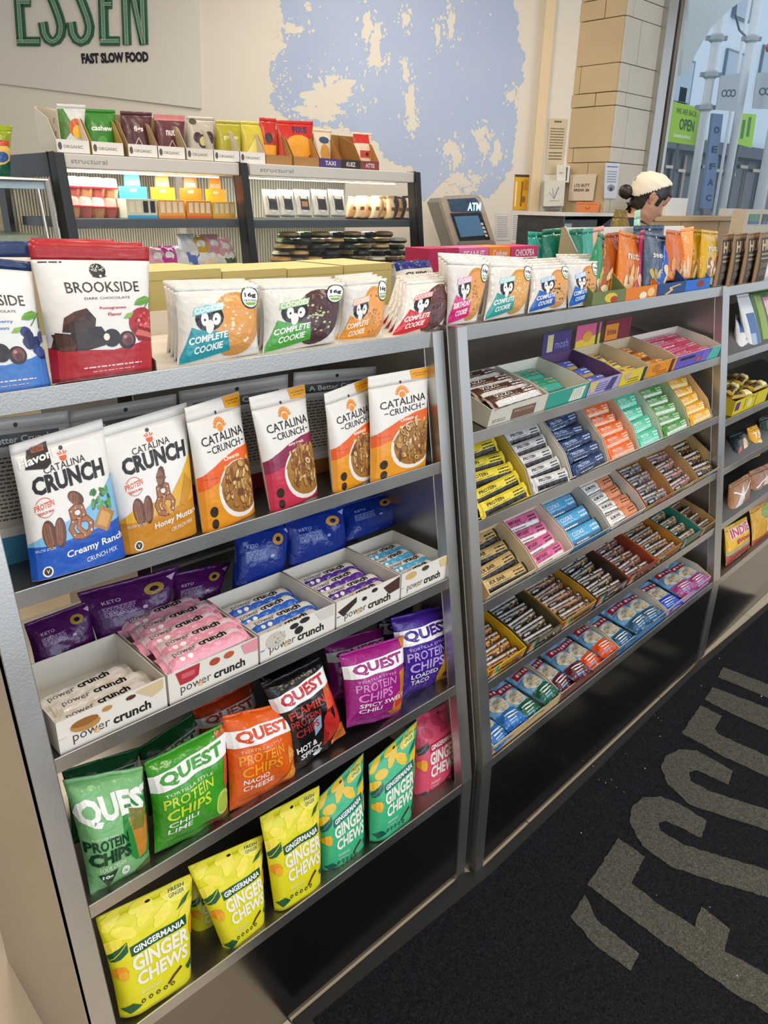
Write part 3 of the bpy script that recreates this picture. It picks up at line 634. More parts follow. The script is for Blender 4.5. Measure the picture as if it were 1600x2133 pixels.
for i, (dx, dy) in enumerate(((-6, -7), (-12, -12))):
    pouch('chocolate_pouch', ['red-topped chocolate pouch just behind the front pomegranate pouch', 'rearmost red-topped chocolate pouch, only its red header showing'][i], 'snack pouch', R1,
          [(cnA[0][0]+dx*.3, 780, y0+.045*(i+1)), (cnA[1][0]-12-10*i, 752-8*i, y0+.045*(i+1)), (cnA[2][0]-14-60*i, 505+i*-6, y0+.035+.045*(i+1)), (cnA[3][0]+dx+14, 499-i*3, y0+.035+.045*(i+1))], .04, '#e6e2de', None, seal='#b3202b', group='chocolate pouches on the near rack', seed=3+i)
cnB = [(-118, 838, y0), (106, 806, y0), (63, 545, y0+.04), (-200, 520, y0+.04)]
pouch('chocolate_pouch', 'white and blue blueberry chocolate pouch cut by the left edge of the photo', 'snack pouch', R1, cnB, .05, '#e4e3e2', art_brook('#3f78c4', ('Blueberry', 'Flavors'), 'blu', '#2b5ea8'), 'brookb', seal='#12305f', group='chocolate pouches on the near rack', seed=2, tv=.93, wr=.03)
pouch('chocolate_pouch', 'blue-topped chocolate pouch behind the blueberry one at the left edge', 'snack pouch', R1, [(-118, 810, y0+.06), (98, 780, y0+.06), (60, 503, y0+.09), (-200, 500, y0+.09)], .04, '#e4e3e2', None, seal='#16356a', group='chocolate pouches on the near rack', seed=6)
CK = dict(kind='pillow', cat='cookie pack', fr=R1, T=.03, base='#dcd8d2', tv=.93, wr=.08, mat='foil')
packs = [((368, 765), (540, 736), (540, 592), (360, 596), '#1f93a0', '#c98d4a', '#f0dcbc', 'COMPLETE', '#8fd0d8', 'cream cookie pack with teal corner print, first pack right of the red pouch', .02),
         ((546, 739), (697, 712), (722, 588), (541, 594), '#4ba23c', '#4a3033', '#b8c890', 'COMPLETE', '#9cc48a', 'cream cookie pack with green corner print and dark cookie', .02),
         ((700, 719), (797, 708), (806, 579), (719, 586), '#e8952a', '#d0904c', '#a86a2c', 'COMPLETE', '#e8a888', 'narrow turned cookie pack with orange corner print', .02),
         ((812, 704), (921, 689), (950, 578), (848, 586), '#d02a30', '#5b3a38', '#3c2424', 'COMPLETE', '#e88080', 'cookie pack with red corner print at the right end of the near rack', .02)]
for i, (bl, br, tr, tl, acc, ck, ch, wd, cow, lab, dv) in enumerate(packs):
    cn = [(*bl, y0+.004+(.03 if i == 2 else 0)), (*br, y0+(.0 if i != 2 else .01)), (*tr, y0+.03), (*tl, y0+.03)]
    pouch('cookie_pack', lab, spec=art_cookie(acc, ck, ch, i+3, wd, '16g', cow), key='ck%d' % i, cn=cn, seed=30+i, group='cookie packs on the rack tops', **CK)
    for k in range(3):
        c2 = [(p[0]-(7 if j in (0, 3) else 10)*(k+1), p[1]-(4 if j > 1 else 9)*(k+1), y0+.035*(k+1)+(.02 if j > 1 else 0)) for j, p in enumerate(cn)]
        pouch('cookie_pack', 'plain side of a cream cookie pack, %s behind the %s-print pack' % (('first', 'second', 'third')[k], ('teal', 'green', 'orange', 'red')[i]), spec=[('e', .6, .5, .3, .35, ck, 20), ('p', [(.02, .02), (.12, .46), (.55, .36), (.6, .1)], acc)], key='ckb%d' % i, cn=c2, seed=40+i*3+k, group='cookie packs on the rack tops', **CK)
# display tray around the cookie packs
tr = MB(); P = R1
ux0 = R1.hu(322, 770, y0-.004)[0]; ux1 = R1.hu(900, 690, y0)[0]
pts = [R1.w(ux0, zf+.012, Z1[0]-.003), R1.w(ux0, zf+.30, Z1[0]-.003), R1.w(ux0, zf+.30, Z1[0]+.05), R1.w(ux0, zf+.16, Z1[0]+.07), R1.w(ux0, zf+.06, Z1[0]+.03), R1.w(ux0, zf+.012, Z1[0]+.012)]
tr.prism(pts, R1.U*.0015, '#6b574c'); tr.box(R1, ux0, ux1, zf+.30, zf+.302, Z1[0]-.003, Z1[0]+.04, '#d8d2c8'); tr.box(R1, ux0, ux1, zf+.012, zf+.30, Z1[0]-.004, Z1[0]-.002, '#cfc8bc')
tag(tr.obj('display_tray', 'card'), 'low cardboard tray with curved dark side holding the near cookie packs', 'tray')

# ---------------------------------------------------------------- near rack, cereal and snack pouches
zf = fv(Z1[1], Z1); d0 = zf+.016
SN = dict(cat='snack pouch', fr=R1, group='white snack pouches on the near rack')
pouch('snack_pouch', 'white and blue pretzel snack pouch reading Creamy Ranch, leftmost on its shelf', T=.038, base='#e9e6e2', spec=art_snack('#1553b8', '#7db8e0', ('Creamy Ranch', 'CRUNCH MIX', .34, .1, .98, .165, .54, .045, .88, .08), True), cn=[(67, 1212, d0), (262, 1157, d0), (212, 872, d0+.045), (18, 928, d0+.05)], seed=51, tv=.92, wr=.03, key=None, **SN)
pouch('snack_pouch', 'white and mustard pretzel snack pouch reading Honey Mustard', T=.038, base='#e9e6e2', spec=art_snack('#c98512', '#dfa81c', ('Honey Mustard', 'CRUNCH MIX', .36, .13, .98, .19, .58, .085, .88, .115), False), cn=[(261, 1156, d0), (409, 1108, d0+.01), (388, 838, d0+.05), (203, 893, d0+.045)], seed=52, tv=.92, wr=.03, **SN)
cer = [([(422, 1110, d0+.002), (530, 1077, d0+.03), (497, 815, d0+.06), (384, 850, d0+.03)], '#e8611c', '#e8961c', 'Cheerio', 'slim turned white and orange cereal pouch right of the mustard pouch'),
       ([(563, 1066, d0+.004), (660, 1040, d0+.03), (634, 800, d0+.06), (518, 828, d0+.03)], '#8a2048', '#c8324c', 'berry crunch', 'white and raspberry red cereal pouch with gap on both sides'),
       ([(694, 1027, d0+.004), (773, 1006, d0+.03), (767, 786, d0+.06), (675, 820, d0+.03)], '#e8611c', '#ea9a1a', 'toasted', 'narrow orange cereal pouch partly behind the rightmost cereal pouch'),
       ([(771, 1006, d0+.0), (885, 973, d0+.004), (894, 763, d0+.03), (766, 785, d0+.03)], '#e8611c', '#ea9a1a', 'Cinnamon', 'wide orange cereal pouch at the right end of the cereal shelf')]
for i, (cn, bd, bt, nm, lab) in enumerate(cer):
    pouch('cereal_pouch', lab, T=.036, base='#e7e3dd', spec=art_cereal(bd, bt, nm, 3+i), cn=cn, seed=60+i, tv=.9, wr=.03, **SN)
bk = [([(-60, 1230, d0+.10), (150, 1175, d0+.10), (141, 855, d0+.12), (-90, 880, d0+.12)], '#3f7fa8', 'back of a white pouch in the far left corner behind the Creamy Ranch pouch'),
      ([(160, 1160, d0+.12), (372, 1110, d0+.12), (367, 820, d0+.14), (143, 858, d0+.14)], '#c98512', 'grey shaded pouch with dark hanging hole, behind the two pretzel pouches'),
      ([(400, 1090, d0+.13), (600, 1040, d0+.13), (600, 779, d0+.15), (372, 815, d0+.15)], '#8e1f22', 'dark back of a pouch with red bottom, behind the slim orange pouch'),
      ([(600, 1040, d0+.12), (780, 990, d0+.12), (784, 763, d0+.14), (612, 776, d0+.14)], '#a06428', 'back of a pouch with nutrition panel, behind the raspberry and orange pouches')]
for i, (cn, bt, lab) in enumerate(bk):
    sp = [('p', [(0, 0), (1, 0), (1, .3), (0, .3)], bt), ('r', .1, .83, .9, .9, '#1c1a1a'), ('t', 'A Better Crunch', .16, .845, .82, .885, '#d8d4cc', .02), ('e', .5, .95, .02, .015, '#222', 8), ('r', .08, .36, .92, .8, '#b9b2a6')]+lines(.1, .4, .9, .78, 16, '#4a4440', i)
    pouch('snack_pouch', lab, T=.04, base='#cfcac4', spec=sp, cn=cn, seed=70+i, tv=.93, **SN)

# ---------------------------------------------------------------- open cartons with wrapped bars
def bar_mesh(key, L, Wd, H, base, spec, endc=None, n=14):
    """wrapped bar: x along, y across, z up; origin at centre of underside"""
    def S(u, v):
        e = min(u, 1-u); hf = .08 if e < .055 else min(1, .08+((e-.055)/.09))**.6 if e < .145 else 1
        wf = 1.0 if e < .055 else .93
        y = (v-.5)*Wd*wf; z = H*.5+H*.5*hf*(1-abs(2*v-1)**3.5)+H*.04*math.sin(u*37+v*9)
        if e < .055: z = H*.42+H*.1*math.sin(v*30)
        return Vector(((u-.5)*L, y, z))
    V = []; Fc = []; C = []; us = [0, .05, .06, .09, .145]+[.145+.71*k/8 for k in range(1, 9)]+[.91, .94, .95, 1]; m = 7
    for u in us:
        for j in range(m): V.append(S(u, j/(m-1)))
        for j in range(m-1, -1, -1): p = S(u, j/(m-1)).copy(); p.z = max(0, H*.84-p.z) if .05 < u < .95 else p.z-H*.06; V.append(p)
    M2 = 2*m
    for i in range(len(us)-1):
        for j in range(M2):
            a = i*M2+j; b = i*M2+(j+1) % M2; Fc.append((a, b, b+M2, a+M2)); C.append(lin(endc or base) if (us[i] < .05 or us[i+1] > .95) else lin(base))
    mb = MB(); mb.add(V, Fc, C)
    if spec: drape(mb, art2d(('bar', key), spec, 24, 12), S, lambda u, v: Vector((0, (v-.5)*.6, 1)).normalized(), e0=.0007)
    me = mesh_from('wrapped_bar', mb.V, mb.F, mb.C, 'foil', False); return me
def place(me, name, O, X, Y, Zd, label, group, cat='bar'):
    o = bpy.data.objects.new(name, me); COL.objects.link(o)
    o.matrix_world = Matrix(((X.x, Y.x, Zd.x, O.x), (X.y, Y.y, Zd.y, O.y), (X.z, Y.z, Zd.z, O.z), (0, 0, 0, 1)))
    return tag(o, label, cat, group)
ORD = ['front', 'second', 'third', 'fourth', 'fifth', 'sixth']
def tray(fr, O, Wd, Dp, tilt, hf, hb, colf, cols, wall, label, tname, group, front=None, bars=None, hs=None, lid=None, th=.0016):
    """open carton; O world point of its front left bottom corner"""
    X = fr.U; Y = fr.V*math.cos(tilt)+Vector((0, 0, math.sin(tilt))); Z = Vector((0, 0, math.cos(tilt)))-fr.V*math.sin(tilt); O = Vector(O)
    root = thing('open_carton', label, 'carton', O, group)
    mb = MB()
    mb.par(O, X*Wd, Y*Dp, Z*th, wall); mb.par(O+Y*(Dp-th), X*Wd, Y*th, Z*hb, wall)
    for u, cc in ((0, cols), (Wd-th, cols)):
        P = [O+X*u, O+X*u+Y*Dp, O+X*u+Y*Dp+Z*hb, O+X*u+Y*Dp*.35+Z*(hs or max(hf, hb)), O+X*u+Z*hf]
        mb.prism(P, X*th, wall)
        Q = [p-X*.0003 if u == 0 else p+X*(th+.0001) for p in P]; mb.add(Q, [(0, 1, 2, 3, 4)], cc)
    mb.par(O, X*Wd, Y*th, Z*hf, wall); mb.add([O-Y*.0003, O+X*Wd-Y*.0003, O+X*Wd-Y*.0003+Z*hf, O-Y*.0003+Z*hf], [(0, 1, 2, 3)], colf)
    mb.obj('box_body', 'card', root)
    if front:
        fb = MB(); drape(fb, art2d(None, front, 3, 2), lambda u, v: O+X*Wd*u+Z*hf*v-Y*.0004, lambda u, v: -Y, e0=.0003); fb.obj('printed_front', 'card', root)
    if lid:
        lb = MB(); A = O+Y*(Dp)+Z*hb; lb.par(A+X*.01, X*(Wd-.02), Y*.0015, Z*lid[0]+Y*.01, lid[1])
        drape(lb, art2d(None, lid[2], 3, 2), lambda u, v: A+X*(.01+(Wd-.02)*u)+(Z*lid[0]+Y*.01)*v-Y*.0004, lambda u, v: -Y, e0=.0003); lb.obj('lid_card', 'card', root)
    for b in (bars or []):
        me, x, y, z, rot, pitch, lab = b
        c, s = math.cos(rot), math.sin(rot); cp, sp = math.cos(pitch), math.sin(pitch)
        X1 = X*c+Y*s; Y1 = Y*c-X*s; Y2 = Y1*cp+Z*sp; Z2 = Z*cp-Y1*sp
        place(me, 'wrapped_bar', O+X*x+Y*y+Z*(z+th), X1, Y2, Z2, lab, 'wrapped bars in the open cartons')
    return root
# near rack: five white cartons of crunch wafer bars
def art_pc(fruit, acc):
    s = [('t', 'power', .12, .14, .45, .42, '#3c3632', -.005), ('t', 'crunch', .48, .2, .84, .5, '#1b1614', .03), ('t', 'e', .30, .2, .36, .36, '#e0aa5a', .0)]
    r = R_(len(fruit))
    if fruit == 'pb': s += [('e', .24, .62, .13, .2, '#c08a48', 14, .2), ('e', .24, .7, .12, .12, '#9a6428', 12), ('e', .44, .8, .05, .08, '#c48a4a', 8), ('e', .66, .82, .05, .07, '#5a2c18', 8), ('p', [(.7, .93), (.98, .97), (.97, .68), (.86, .55)], '#d8c294')]
    if fruit == 'straw': s += [('p', [(.08, .95), (.34, .97), (.32, .6), (.24, .5), (.12, .5)], '#b8303a'), ('r', .14, .68, .28, .84, '#d8606a'), ('e', .5, .8, .06, .12, '#b44a2a', 12), ('e', .66, .82, .06, .11, '#c05a3a', 12), ('p', [(.8, .95), (1, .98), (1, .55), (.84, .6)], '#e89aa4')]
    if fruit == 'cc':
        s += [('e', .2, .62, .13, .28, '#cfc6b8', 12), ('e', .5, .6, .06, .14, '#262024', 9), ('e', .44, .82, .06, .1, '#262024', 9), ('e', .58, .88, .07, .1, '#2a2226', 9), ('p', [(.72, .95), (.98, .98), (.98, .6), (.8, .6)], '#d6d0c6')]
        s += [('e', r.uniform(.1, .32), r.uniform(.4, .8), .008, .012, '#2a2420', 6) for _ in range(14)]
    if fruit == 'choc': s += [('p', [(.02, .62), (.3, .9), (.3, .7), (.1, .36)], '#3a2420'), ('p', [(.72, .8), (.99, .98), (.99, .5), (.82, .44)], '#4a2c24'), ('e', .42, .7, .04, .08, '#2c2022', 8), ('e', .58, .86, .05, .08, '#2c2022', 8)]
    if fruit == 'van': s += [('e', .2, .8, .12, .14, '#d6b06a', 12), ('e', .5, .86, .08, .1, '#4a4038', 10), ('p', [(.8, .95), (.99, .98), (.99, .6), (.84, .62)], '#e0c88a')]
    return s
def art_pcbar(c):
    return [('r', .06, .0, .94, .4, c), ('t', 'crunch', .44, .46, .76, .78, '#1b1614', .03), ('t', 'power', .14, .36, .4, .62, '#6a625c', .0), ('e', .2, .22, .03, .1, '#f4f0ea', 10), ('e', .29, .22, .03, .1, '#f4f0ea', 10)]
zf = fv(Z1[2], Z1)
PCB = [(98, 351, 'pb', '#e8ded2', '#cdb58c', 'peanut', 4, .0), (353, 540, 'straw', '#ee9db0', '#f0b4c0', 'strawberry pink', 5, .02), (543, 701, 'cc', '#2f6ad0', '#2f6ad0', 'royal blue', 4, .0), (703, 835, 'choc', '#5a2f9a', '#5a2f9a', 'purple', 4, .0), (838, 938, 'van', '#4fb0e0', '#4fb0e0', 'sky blue', 4, .0)]
# carton fronts stand right behind the lip; pixel columns of their bottom corners
us = [row(R1, Z1, 2, *p) for p in ((126, 1574), (355, 1467), (544, 1376), (703, 1303), (838, 1236), (936, 1192))]
for i, (a_, b_, fr_, stripe, sc, nm, nb, lift) in enumerate(PCB):
    u0 = us[i]+.002; wdt = us[i+1]-us[i]-.004; dp = .168
    me = bar_mesh('pc%d' % i, wdt*.95, .043, .02, '#ece7e0' if i != 1 else '#f3cdd4', art_pcbar(stripe), endc='#ddd5c8' if i == 0 else stripe)
    bars = []
    for k in range(nb):
        x = wdt*.5+(.006 if k % 2 else -.004); y = .024+k*.037; z = .018-k*.001+(.032 if i == 1 else .0); rot = (.04, -.03, .06, -.05, .02)[k]*(1 if i != 1 else .5); pit = .18
        if i == 0: z = .022-.006*k
        if i == 0 and k == 3: continue
        bars.append((me, x, y, z, rot, pit, '%s wafer bar, %s from the front in the %s carton' % ('white' if i == 0 else nm, ORD[k], nm)))
        if i == 1 and k < 4: bars.append((me, x-.004, y+.01, z-.03, 0, .05, 'strawberry pink wafer bar of the bottom layer, %s from the front' % ORD[k]))
    tray(R1, R1.w(u0, zf+.006, Z1[2]-.004), wdt, dp, .02, .056, .056, '#ece5da', '#e2d8cc', '#e8e1d4', 'white open carton of %s wafer bars, %s from the left on the near rack' % (nm, ['first', 'second', 'third', 'fourth', 'last'][i]), nm, 'white wafer bar cartons on the near rack', front=art_pc(fr_, stripe), bars=bars)
# purple and blue pretzel bags behind the cartons
def art_dark(c2, ring, seed):
    return [('e', .72, .72, .11, .1, ring, 16), ('e', .72, .72, .05, .045, '#2a0c30' if seed < 10 else '#101c60', 12), ('r', .12, .60, .5, .605, c2), ('r', .12, .44, .5, .447, c2)]+lines(.12, .46, .48, .6, 5, c2, seed)+[('p', [(.86, .86), (.97, .9), (.93, .78)], c2), ('t', 'KETO', .14, .66, .34, .72, c2, .01), ('e', .6, .45, .04, .03, c2, 10)]
PB = dict(cat='snack bag', fr=R1, T=.045, kind='stand', tv=.93, wr=.12, mat='foil')
vb = zf+.185
for i, (cn, lab, c) in enumerate([
    ([(75, 1395, vb), (200, 1335, vb+.02), (185, 1250, vb+.03), (50, 1300, vb+.03)], 'purple foil bag slumped in the left rear corner behind the peanut carton', 'p'),
    ([(205, 1340, vb), (345, 1300, vb+.01), (372, 1178, vb+.04), (160, 1235, vb+.04)], 'large purple foil bag with gold ring print behind the peanut carton', 'p'),
    ([(345, 1300, vb+.03), (450, 1255, vb+.03), (480, 1170, vb+.06), (358, 1195, vb+.06)], 'purple foil bag with gold ring print behind the strawberry carton', 'p'),
    ([(484, 1225, vb+.01), (590, 1190, vb+.01), (605, 1085, vb+.03), (490, 1105, vb+.03)], 'royal blue foil bag standing behind the royal blue carton', 'b'),
    ([(600, 1180, vb+.005), (720, 1140, vb+.01), (716, 1050, vb+.03), (592, 1078, vb+.03)], 'royal blue foil bag slumped behind the purple carton', 'b'),
    ([(716, 1130, vb+.01), (822, 1092, vb+.02), (824, 1020, vb+.05), (712, 1050, vb+.05)], 'royal blue foil bag with orange ring at the right rear', 'b')]):
    pouch('foil_bag', lab, cn=cn, base='#4d1556' if c == 'p' else '#12308f', spec=art_dark('#c9b0cc' if c == 'p' else '#9fb4e8', '#a88a3a' if c == 'p' else '#d89a3a', i+(0 if c == 'p' else 12)), seed=80+i, group='purple and blue foil bags on the near rack', **PB)
# ---------------------------------------------------------------- near rack, chip bags
zf = fv(Z1[3], Z1); d0 = zf+.02
QB = dict(cat='chip bag', fr=R1, T=.058, kind='pillow', tv=.955, wr=.16, mat='foil', group='protein chip bags on the near rack')
lime = [('p', [(.92, .99), (1, .99), (1, .45), (.9, .4), (.86, .5)], '#c8582a')]+[('e', .86, .27, .12, .13, '#c3d56a', 16), ('e', .86, .27, .1, .105, '#a8c044', 14), ('p', [(.6, .1), (.9, .12), (.98, .25), (.95, .08), (.8, .04)], '#b82a2e')]+chip(.9, .9, .14, .5, '#c8662c', '#b05020')
def quest_big():
    s = [('e', .8, .5, .26, .3, '#2f8a3c', 16)]+[('t', 'QUEST', .0, .60, 1.12, .84, '#f2f2ea', .05, .03)]
    s += [('p', [(.66, .62), (.95, .6), (.88, .25), (.75, .22)], '#c88432'), ('p', [(.68, .7), (.92, .68), (.86, .5), (.7, .5)], '#7d7a2c'), ('t', 'tortilla style', .1, .505, .46, .535, '#e6f0dc', .0), ('t', 'PROTEIN', .02, .41, .6, .50, '#123f28', .03, .02), ('t', 'CHIPS', .04, .28, .62, .40, '#123f28', .05, .02), ('t', 'SOUR CREAM', .14, .225, .52, .265, '#f4f4ea', .0, .02), ('p', [(.12, .2), (.4, .22), (.26, .06)], '#123f28'), ('t', '10g', .17, .145, .32, .19, '#f4f4ea', .04), ('e', .52, .17, .065, .05, '#e8f2e0', 14), ('t', '2g', .49, .155, .55, .185, '#2a5a3a', .02), ('p', [(.7, .1), (.95, .18), (1, .06), (.8, .02)], '#5a6a2c')]
    return s
chips_o = chip(.88, .42, .2, .3, '#e07a1c', '#f0a040')+chip(.84, .2, .2, 2.2, '#d06a18', '#ef9a38')+[('p', [(.88, .95), (1, .98), (1, .6), (.93, .66)], '#e08428')]
chips_m = [('p', [(.9, .99), (1, 1), (1, .8), (.92, .72)], '#c87a24'), ('p', [(.78, .62), (.97, .66), (.94, .3), (.84, .3)], '#cc7a22'), ('e', .83, .22, .14, .15, '#d8823c', 14), ('e', .83, .24, .1, .11, '#c8342c', 14), ('p', [(.64, .13), (.75, .06), (.95, .1), (.9, .2)], '#cf7a2c')]
chips_p = [('p', [(.8, 1), (1, 1), (1, .76), (.9, .66)], '#cf8a2c'), ('p', [(.68, .5), (.97, .62), (1, .3), (.9, .12), (.6, .1), (.58, .2)], '#c8922c'), ('e', .84, .38, .05, .04, '#d04a24', 8), ('e', .78, .28, .04, .035, '#c84422', 8), ('e', .9, .28, .04, .03, '#3c8a34', 8), ('e', .72, .2, .04, .03, '#6a3a1a', 8), ('e', .9, .46, .05, .04, '#5aa040', 8)]
chil = [('p', [(.62, .12), (.74, .1), (.95, .36), (.98, .62), (.86, .66), (.82, .4)], '#cc2e1e'), ('p', [(.7, .5), (.9, .5), (.96, .8), (.8, .76)], '#d8481e'), ('p', [(.5, .12), (.62, .1), (.78, .5), (.7, .52)], '#9a1a18'), ('e', .7, .34, .09, .14, '#c8302a', 12), ('s', [(.86, .66), (.84, .74), (.88, .8)], .03, '#7a9a3a'), ('p', [(.4, .3), (.56, .34), (.6, .5), (.44, .46)], '#8fa4b8'), ('p', [(.7, 0), (1, 0), (1, .2), (.86, .26)], '#cf6a20')]
def art_hot():
    s = list(chil)+[('p', [(0, .68), (1, .74), (1, .9), (0, .84)], '#f0edea'), ('t', 'QUEST', .1, .705, .88, .835, '#c22430', .045, .04)]
    s += [('t', 'FLAMIN', .12, .575, .74, .66, '#c23a28', .02, .02), ('t', 'PROTEIN', .1, .47, .6, .56, '#a82a28', .02, .01), ('t', 'CHIPS', .12, .37, .54, .45, '#a82a28', .02, .01), ('t', 'HOT &', .08, .2, .42, .27, '#f0eeea', .03), ('t', 'SPICY', .12, .11, .5, .18, '#f0eeea', .03), ('e', .44, .06, .08, .05, '#f0eeea', 12)]
    return s
Q = [([(190, 1873, d0), (316, 1808, d0), (297, 1596, d0+.04), (130, 1625, d0+.05)], '#7fba7a', quest_big(), 'pale green chip bag with very large lettering, leftmost on its shelf'),
     ([(322, 1778, d0), (478, 1703, d0), (470, 1503, d0+.04), (300, 1590, d0+.04)], '#3f9a26', art_quest('#3f9a26', '#c9e03a', '#c9e03a', ['CHILI', 'LIME'][::-1][::-1], '#e0efb0', lime, rise=.04), 'bright green chip bag reading Chili Lime with folded top'),
     ([(478, 1690, d0), (618, 1625, d0), (604, 1460, d0+.04), (462, 1492, d0+.04)], '#e2601a', art_quest('#d84a1a', '#f7b03a', '#f2a020', ['NACHO', 'CHEESE'], '#f7c07a', chips_o), 'orange chip bag reading Nacho Cheese'),
     ([(612, 1610, d0+.005), (720, 1527, d0+.01), (666, 1368, d0+.05), (545, 1428, d0+.05)], '#141214', art_hot(), 'black chip bag with red chili peppers, tilted to the left'),
     ([(722, 1516, d0+.0), (836, 1488, d0+.0), (841, 1323, d0+.035), (706, 1364, d0+.035)], '#a01f80', art_quest('#9a1c78', '#e8a8d8', '#dc8ccc', ['SPICY SWEET', 'CHILI'], '#e0a8d4', chips_m), 'magenta chip bag reading Spicy Sweet Chili'),
     ([(830, 1462, d0+.03), (944, 1417, d0+.03), (941, 1255, d0+.06), (814, 1288, d0+.06)], '#44208a', art_quest('#44208a', '#cbb4ec', '#c0a8e4', ['LOADED', 'TACO'], '#c8b4ec', chips_p), 'violet chip bag with taco print at the right end of its shelf')]
for i, (cn, c, sp, lab) in enumerate(Q):
    pouch('chip_bag', lab, cn=cn, base=c, spec=sp, seed=90+i, **QB)
ex = lambda c: [('p', [(0, .66), (1, .70), (1, .86), (0, .82)], '#d8d4d0'), ('t', 'QUEST', .08, .69, .88, .82, c, .045, .02), ('t', 'PROTEIN', .08, .475, .72, .58, '#caa0c0', .012, .02)]
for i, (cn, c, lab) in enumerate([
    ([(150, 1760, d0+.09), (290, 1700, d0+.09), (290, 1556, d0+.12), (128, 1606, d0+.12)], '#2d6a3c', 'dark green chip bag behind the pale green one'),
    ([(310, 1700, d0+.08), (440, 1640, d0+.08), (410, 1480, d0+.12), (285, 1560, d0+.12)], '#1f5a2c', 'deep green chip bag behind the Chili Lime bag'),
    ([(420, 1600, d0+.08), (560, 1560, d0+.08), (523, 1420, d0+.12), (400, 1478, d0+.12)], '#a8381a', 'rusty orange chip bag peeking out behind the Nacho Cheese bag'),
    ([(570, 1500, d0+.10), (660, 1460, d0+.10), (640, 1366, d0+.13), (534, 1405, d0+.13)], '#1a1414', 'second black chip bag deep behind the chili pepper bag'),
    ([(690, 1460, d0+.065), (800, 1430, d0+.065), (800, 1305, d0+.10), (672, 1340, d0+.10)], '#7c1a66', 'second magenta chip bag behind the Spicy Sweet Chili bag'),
    ([(780, 1410, d0+.10), (890, 1380, d0+.10), (860, 1262, d0+.13), (790, 1275, d0+.13)], '#2a1458', 'violet chip bag darkened by painted shade behind the taco bag')]):
    pouch('chip_bag', lab, cn=cn, base=c, spec=ex(c), seed=100+i, **QB)  # rear bags repeat the front colours darker, their shade painted in
# ---------------------------------------------------------------- near rack, ginger chew pouches
zf = fv(Z1[4], Z1); d0 = zf+.022
G = [([(250, 2119, d0), (398, 2032, d0), (400, 1818, d0+.04), (199, 1912, d0+.04)], 'y', 'yellow ginger chew pouch nearest the camera, leftmost on the bottom shelf'),
     ([(468, 1983, d0), (548, 1915, d0+.005), (547, 1738, d0+.05), (391, 1805, d0+.04)], 'y', 'yellow ginger chew pouch second from the left, its bottom narrow'),
     ([(572, 1896, d0), (666, 1840, d0), (665, 1636, d0+.04), (541, 1702, d0+.04)], 'y', 'yellow ginger chew pouch beside the first mint green pouch'),
     ([(672, 1818, d0+.012), (756, 1779, d0+.01), (757, 1568, d0+.05), (657, 1668, d0+.05)], 'g', 'mint green ginger chew pouch touching the last yellow pouch'),
     ([(770, 1752, d0), (853, 1713, d0), (869, 1500, d0+.04), (768, 1592, d0+.04)], 'g', 'mint green ginger chew pouch standing alone beside the pink one'),
     ([(862, 1672, d0+.03), (938, 1637, d0+.03), (954, 1450, d0+.07), (867, 1496, d0+.07)], 'p', 'pink ginger chew pouch at the right end of the bottom shelf')]
GA = {'y': ('#e6dc1c', art_ginger('#e6dc1c', '#f4e640', '#17502e', 2)), 'g': ('#3fb882', art_ginger('#3fb882', '#e8c02a', '#14605a', 6, '#0f5a4a', '#f2b820')), 'p': ('#e0526e', art_ginger('#e0526e', '#c03a56', '#b02040', 7, '#1c4a40', '#f0a028'))}
for i, (cn, k, lab) in enumerate(G):
    pouch('ginger_chew_pouch', lab, 'candy pouch', R1, cn, .044, GA[k][0], GA[k][1], 'ging'+k, group='ginger chew pouches on the bottom shelf', seed=110+i, tv=.93, wr=.09, mat='film')
for i, (cn, k, lab) in enumerate([([(400, 1960, d0+.07), (480, 1920, d0+.07), (470, 1780, d0+.1), (385, 1830, d0+.1)], 'y', 'yellow pouch in the dark behind the first two yellow pouches'), ([(800, 1700, d0+.06), (905, 1650, d0+.06), (890, 1500, d0+.09), (800, 1560, d0+.09)], 'p', 'pink pouch in the dark between the mint and pink pouches')]):
    pouch('ginger_chew_pouch', lab, 'candy pouch', R1, cn, .045, GA[k][0], GA[k][1], 'ging'+k, group='ginger chew pouches on the bottom shelf', seed=120+i, tv=.93, wr=.06)
# ---------------------------------------------------------------- middle rack, cartons of bars
ENDS = [((970, 680), (1504, 594)), ((981, 901), (1500, 743)), ((991, 1086), (1498, 865)), ((1004, 1254.7), (1494, 986)), ((1015, 1419), (1487, 1101)), ((1025, 1577), (1481, 1212))]
def ru(i, px):
    a, b = ENDS[i]; return row(R2, Z2, i, px, a[1]+(b[1]-a[1])*(px-a[0])/(b[0]-a[0]))
def art_bar(txt, bg2, tc, seed=0, split=None):
    s = []
    if bg2: s.append(('r', .07, .02, .93, .36, bg2))
    if split: s.append(('r', .5, .02, .94, .98, split))
    s += [('t', txt, .13, .56, .46 if not split else .42, .8, tc, .01)]+lines(.13, .42, .56, .5, 1, tc, seed)+lines(.13, .1, .5, .3, 1, tc, seed+2)+lines(.66, .4, .88, .84, 2, tc, seed+1)
    return s
def art_kind(c, seed):
    r = R_(seed); s = [('r', .07, .74, .93, .9, '#c4c4c6'), ('r', .07, .42, .93, .6, c), ('r', .12, .08, .42, .5, '#1c1a1a'), ('t', 'KIND', .17, .2, .34, .38, '#e8e4e0', .03)]
    for k in range(12): s.append(('e', r.uniform(.45, .92), r.uniform(.1, .9), .03, .1, r.choice(['#5a3a20', '#8a6238', '#c09a60', '#3a2416']), 7))
    return s
